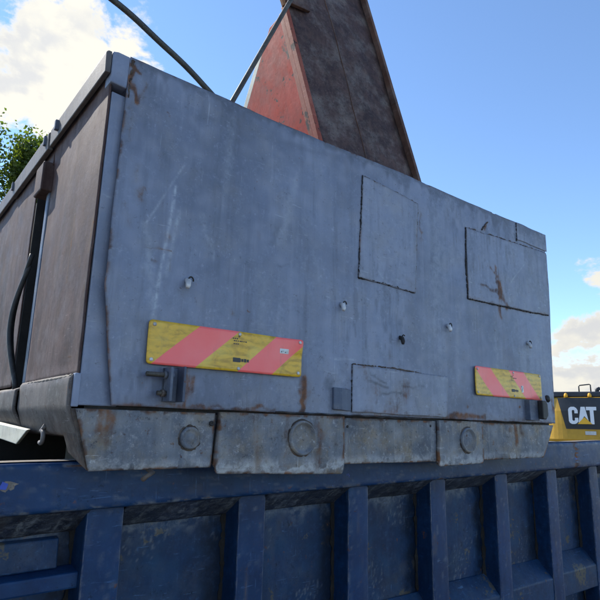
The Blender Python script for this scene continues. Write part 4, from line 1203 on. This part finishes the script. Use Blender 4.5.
# upper structure, cab, undercarriage, boom
mb = MB(); mb.box(-1.28, 1.28, 1.52, 4.0, ez(-.25), ez(.92)); mb.build('engine_housing', M['cat_yellow'], EXC, .03)
mb = MB(); mb.prism([(-1.28, 3.7, ez(-.2)), (-1.28, 5.2, ez(-.2)), (-1.28, 5.35, ez(.6)), (-1.28, 5.0, ez(1.10)), (-1.28, 3.7, ez(1.12))], (.95, 0, 0)); CABO = mb.build('cab', M['cat_yellow'], EXC, .04)
mb = MB(); mb.prism([(-1.30, 3.85, ez(.25)), (-1.30, 4.9, ez(.25)), (-1.30, 4.9, ez(.98)), (-1.30, 3.85, ez(1.02))], (.99, 0, 0)); mb.build('window', M['glass'], CABO, .02)
for sx in (-1, 1):
    mb = MB(); pr = []
    for k in range(20):
        a = 2 * math.pi * k / 20; pr.append((sx * 1.25 - .3, 2.6 + (1.75 if math.cos(a) > 0 else -1.75) + .48 * math.cos(a), .48 + .48 * math.sin(a)))
    mb.prism(pr, (.6, 0, 0)); mb.build('track', M['track'], EXC, .02)
mb = MB(); mb.box(-.9, .9, 1.6, 3.6, .45, ez(-.28)); mb.build('undercarriage', M['cat_black'], EXC, .03)
mb = MB(); mb.prism([(-.05, 4.3, ez(.1)), (-.05, 4.8, ez(-.1)), (-.05, 7.4, ez(.45)), (-.05, 9.6, ez(-.4)), (-.05, 9.7, ez(-.1)), (-.05, 7.5, ez(.95)), (-.05, 6.8, ez(.98))], (.5, 0, 0)); mb.build('boom', M['cat_yellow'], EXC, .03)
mb = MB(); mb.prism([(0, 9.4, ez(-.1)), (0, 9.9, ez(-.05)), (0, 10.0, ez(-1.2)), (0, 9.7, ez(-1.25))], (.4, 0, 0)); mb.build('stick', M['cat_yellow'], EXC, .03)
mb = MB(); mb.prism([(-.4, 9.6, ez(-1.2)), (-.4, 10.2, ez(-1.15)), (-.4, 10.3, ez(-1.55)), (-.4, 9.8, ez(-1.69)), (-.4, 9.3, ez(-1.66))], (1.2, 0, 0)); mb.build('bucket', M['cat_black'], EXC, .03)

# ================================================================== trees beyond the left side
def leaf_material(name, c1, c2, c3):
    m, t, b = material(name)
    at = t.new('ShaderNodeAttribute', attribute_name='tone')
    c = t.mix(t.step(at.outputs['Fac'], 0.0, 0.5), c1, c2)
    c = t.mix(t.step(at.outputs['Fac'], 0.5, 1.0), c, c3)
    t.l.new(c, b.inputs['Base Color'])
    b.inputs['Roughness'].default_value = 0.45
    tr = t.new('ShaderNodeBsdfTranslucent')
    tcol = t.mix(1.0, c, (1.5, 1.6, 0.5), 'MULTIPLY')
    t.l.new(tcol, tr.inputs['Color'])
    mx = t.new('ShaderNodeMixShader'); mx.inputs[0].default_value = 0.55
    t.l.new(b.outputs[0], mx.inputs[1]); t.l.new(tr.outputs[0], mx.inputs[2])
    out = [n for n in t.n if n.type == 'OUTPUT_MATERIAL'][0]
    t.l.new(mx.outputs[0], out.inputs[0])
    return m
M['leaf'] = leaf_material('tree_leaves', (0.055, 0.088, 0.020), (0.100, 0.140, 0.030), (0.15, 0.18, 0.042))
M['bark'] = worn('bark', (0.085, 0.068, 0.052), (0.14, 0.115, 0.09), (0.04, 0.032, 0.026), rough=0.9, rust=0.0, spots=0.0, streak=0.8, scratch=0.2, bump=1.0)
def tree(base, top, width, label, seed, nbr=70, leaves=11000, leaf=.088):
    r = random.Random(seed); g = np.random.default_rng(seed)
    root = thing('tree', base, label, 'tree', 'trees beyond the dump body')
    base = Vector(base); hgt = top - base.z
    trunk = []
    for k in range(14):
        u = k / 13
        trunk.append(base + Vector((.12 * math.sin(u * 4 + seed), .12 * math.cos(u * 3 + seed) - .12, hgt * .92 * u - .05)))
    mb = MB(); mb.tube(trunk, [.15 * (1 - u / 13) ** .9 + .012 for u in range(14)], 10)
    tips = []
    for b in range(nbr):
        u = r.uniform(.22, .97); i = min(12, int(u * 13)); p = trunk[i].lerp(trunk[i + 1], u * 13 - i)
        a = r.uniform(0, 2 * math.pi)
        env = width * (math.sin(math.pi * min(1, (1.02 - u) / .80) * .55 + .02)) * r.uniform(.55, 1.05)
        L = max(.25, env)
        rise = L * r.uniform(.45, 1.1)
        pts = []
        for k in range(6):
            v = k / 5
            pts.append(p + Vector((math.cos(a) * L * v, math.sin(a) * L * v, rise * v ** 1.4)) + Vector((r.uniform(-.05, .05), r.uniform(-.05, .05), r.uniform(-.04, .04))) * (1 if k else 0))
        mb.tube(pts, [max(.006, .035 * (1 - u) * (1 - k / 5.2) + .008) for k in range(6)], 5, cap=False)
        for k in range(1, 6): tips.append((pts[k], .14 + .20 * (1 - abs(k - 3) / 4)))
        tips.append((pts[5], .16))
    for k in range(3): tips.append((trunk[-1] + Vector((0, 0, .12 * k - .1)), .14))
    mb.build('trunk', M['bark'], root)
    # leaves: bent quads scattered round the twigs in clumps
    T = np.array([tuple(t[0]) for t in tips]); S = np.array([t[1] for t in tips])
    tone_c = g.random(len(T))
    idx = g.integers(0, len(T), leaves)
    keep_top = top - .30
    c = T[idx] + np.clip(g.normal(0, 1, (leaves, 3)), -1.7, 1.7) * S[idx][:, None] * .75
    c[:, 2] = np.where(c[:, 2] > keep_top, keep_top - g.random(leaves) * .9, c[:, 2])
    d1 = g.normal(0, 1, (leaves, 3)); d1[:, 2] -= .5; d1 /= np.linalg.norm(d1, axis=1)[:, None]
    d2 = np.cross(d1, g.normal(0, 1, (leaves, 3))); d2 /= np.linalg.norm(d2, axis=1)[:, None]
    nn = np.cross(d1, d2)
    sz = leaf * g.uniform(.6, 1.25, (leaves, 1))
    a = c - d1 * sz * .5; b_ = c + d2 * sz * .36 + nn * sz * .10; cc = c + d1 * sz * .6; dd = c - d2 * sz * .36 + nn * sz * .10
    V = np.stack([a, b_, cc, dd], 1).reshape(-1, 3) - np.array(tuple(base))
    F = np.arange(leaves * 4).reshape(-1, 4)
    F3 = np.concatenate([F[:, [0, 1, 2]], F[:, [0, 2, 3]]])
    me = bpy.data.meshes.new('crown'); me.from_pydata(V.tolist(), [], F3.tolist())
    at = me.attributes.new('tone', 'FLOAT', 'POINT')
    tn = np.clip(tone_c[idx] * .6 + g.random(leaves) * .4, 0, 1)
    at.data.foreach_set('value', np.repeat(tn, 4).astype(np.float32))
    me.update(); link('crown', me, M['leaf'], root)
tree((0.66, 11.45, GROUND), 7.0, .86, 'leafy green tree cut by the left edge of the picture', 3, 130, 42000)
tree((1.74, 11.36, GROUND), 6.80, .52, 'slender green tree with a pointed top beside the dump body', 5, 120, 26000)
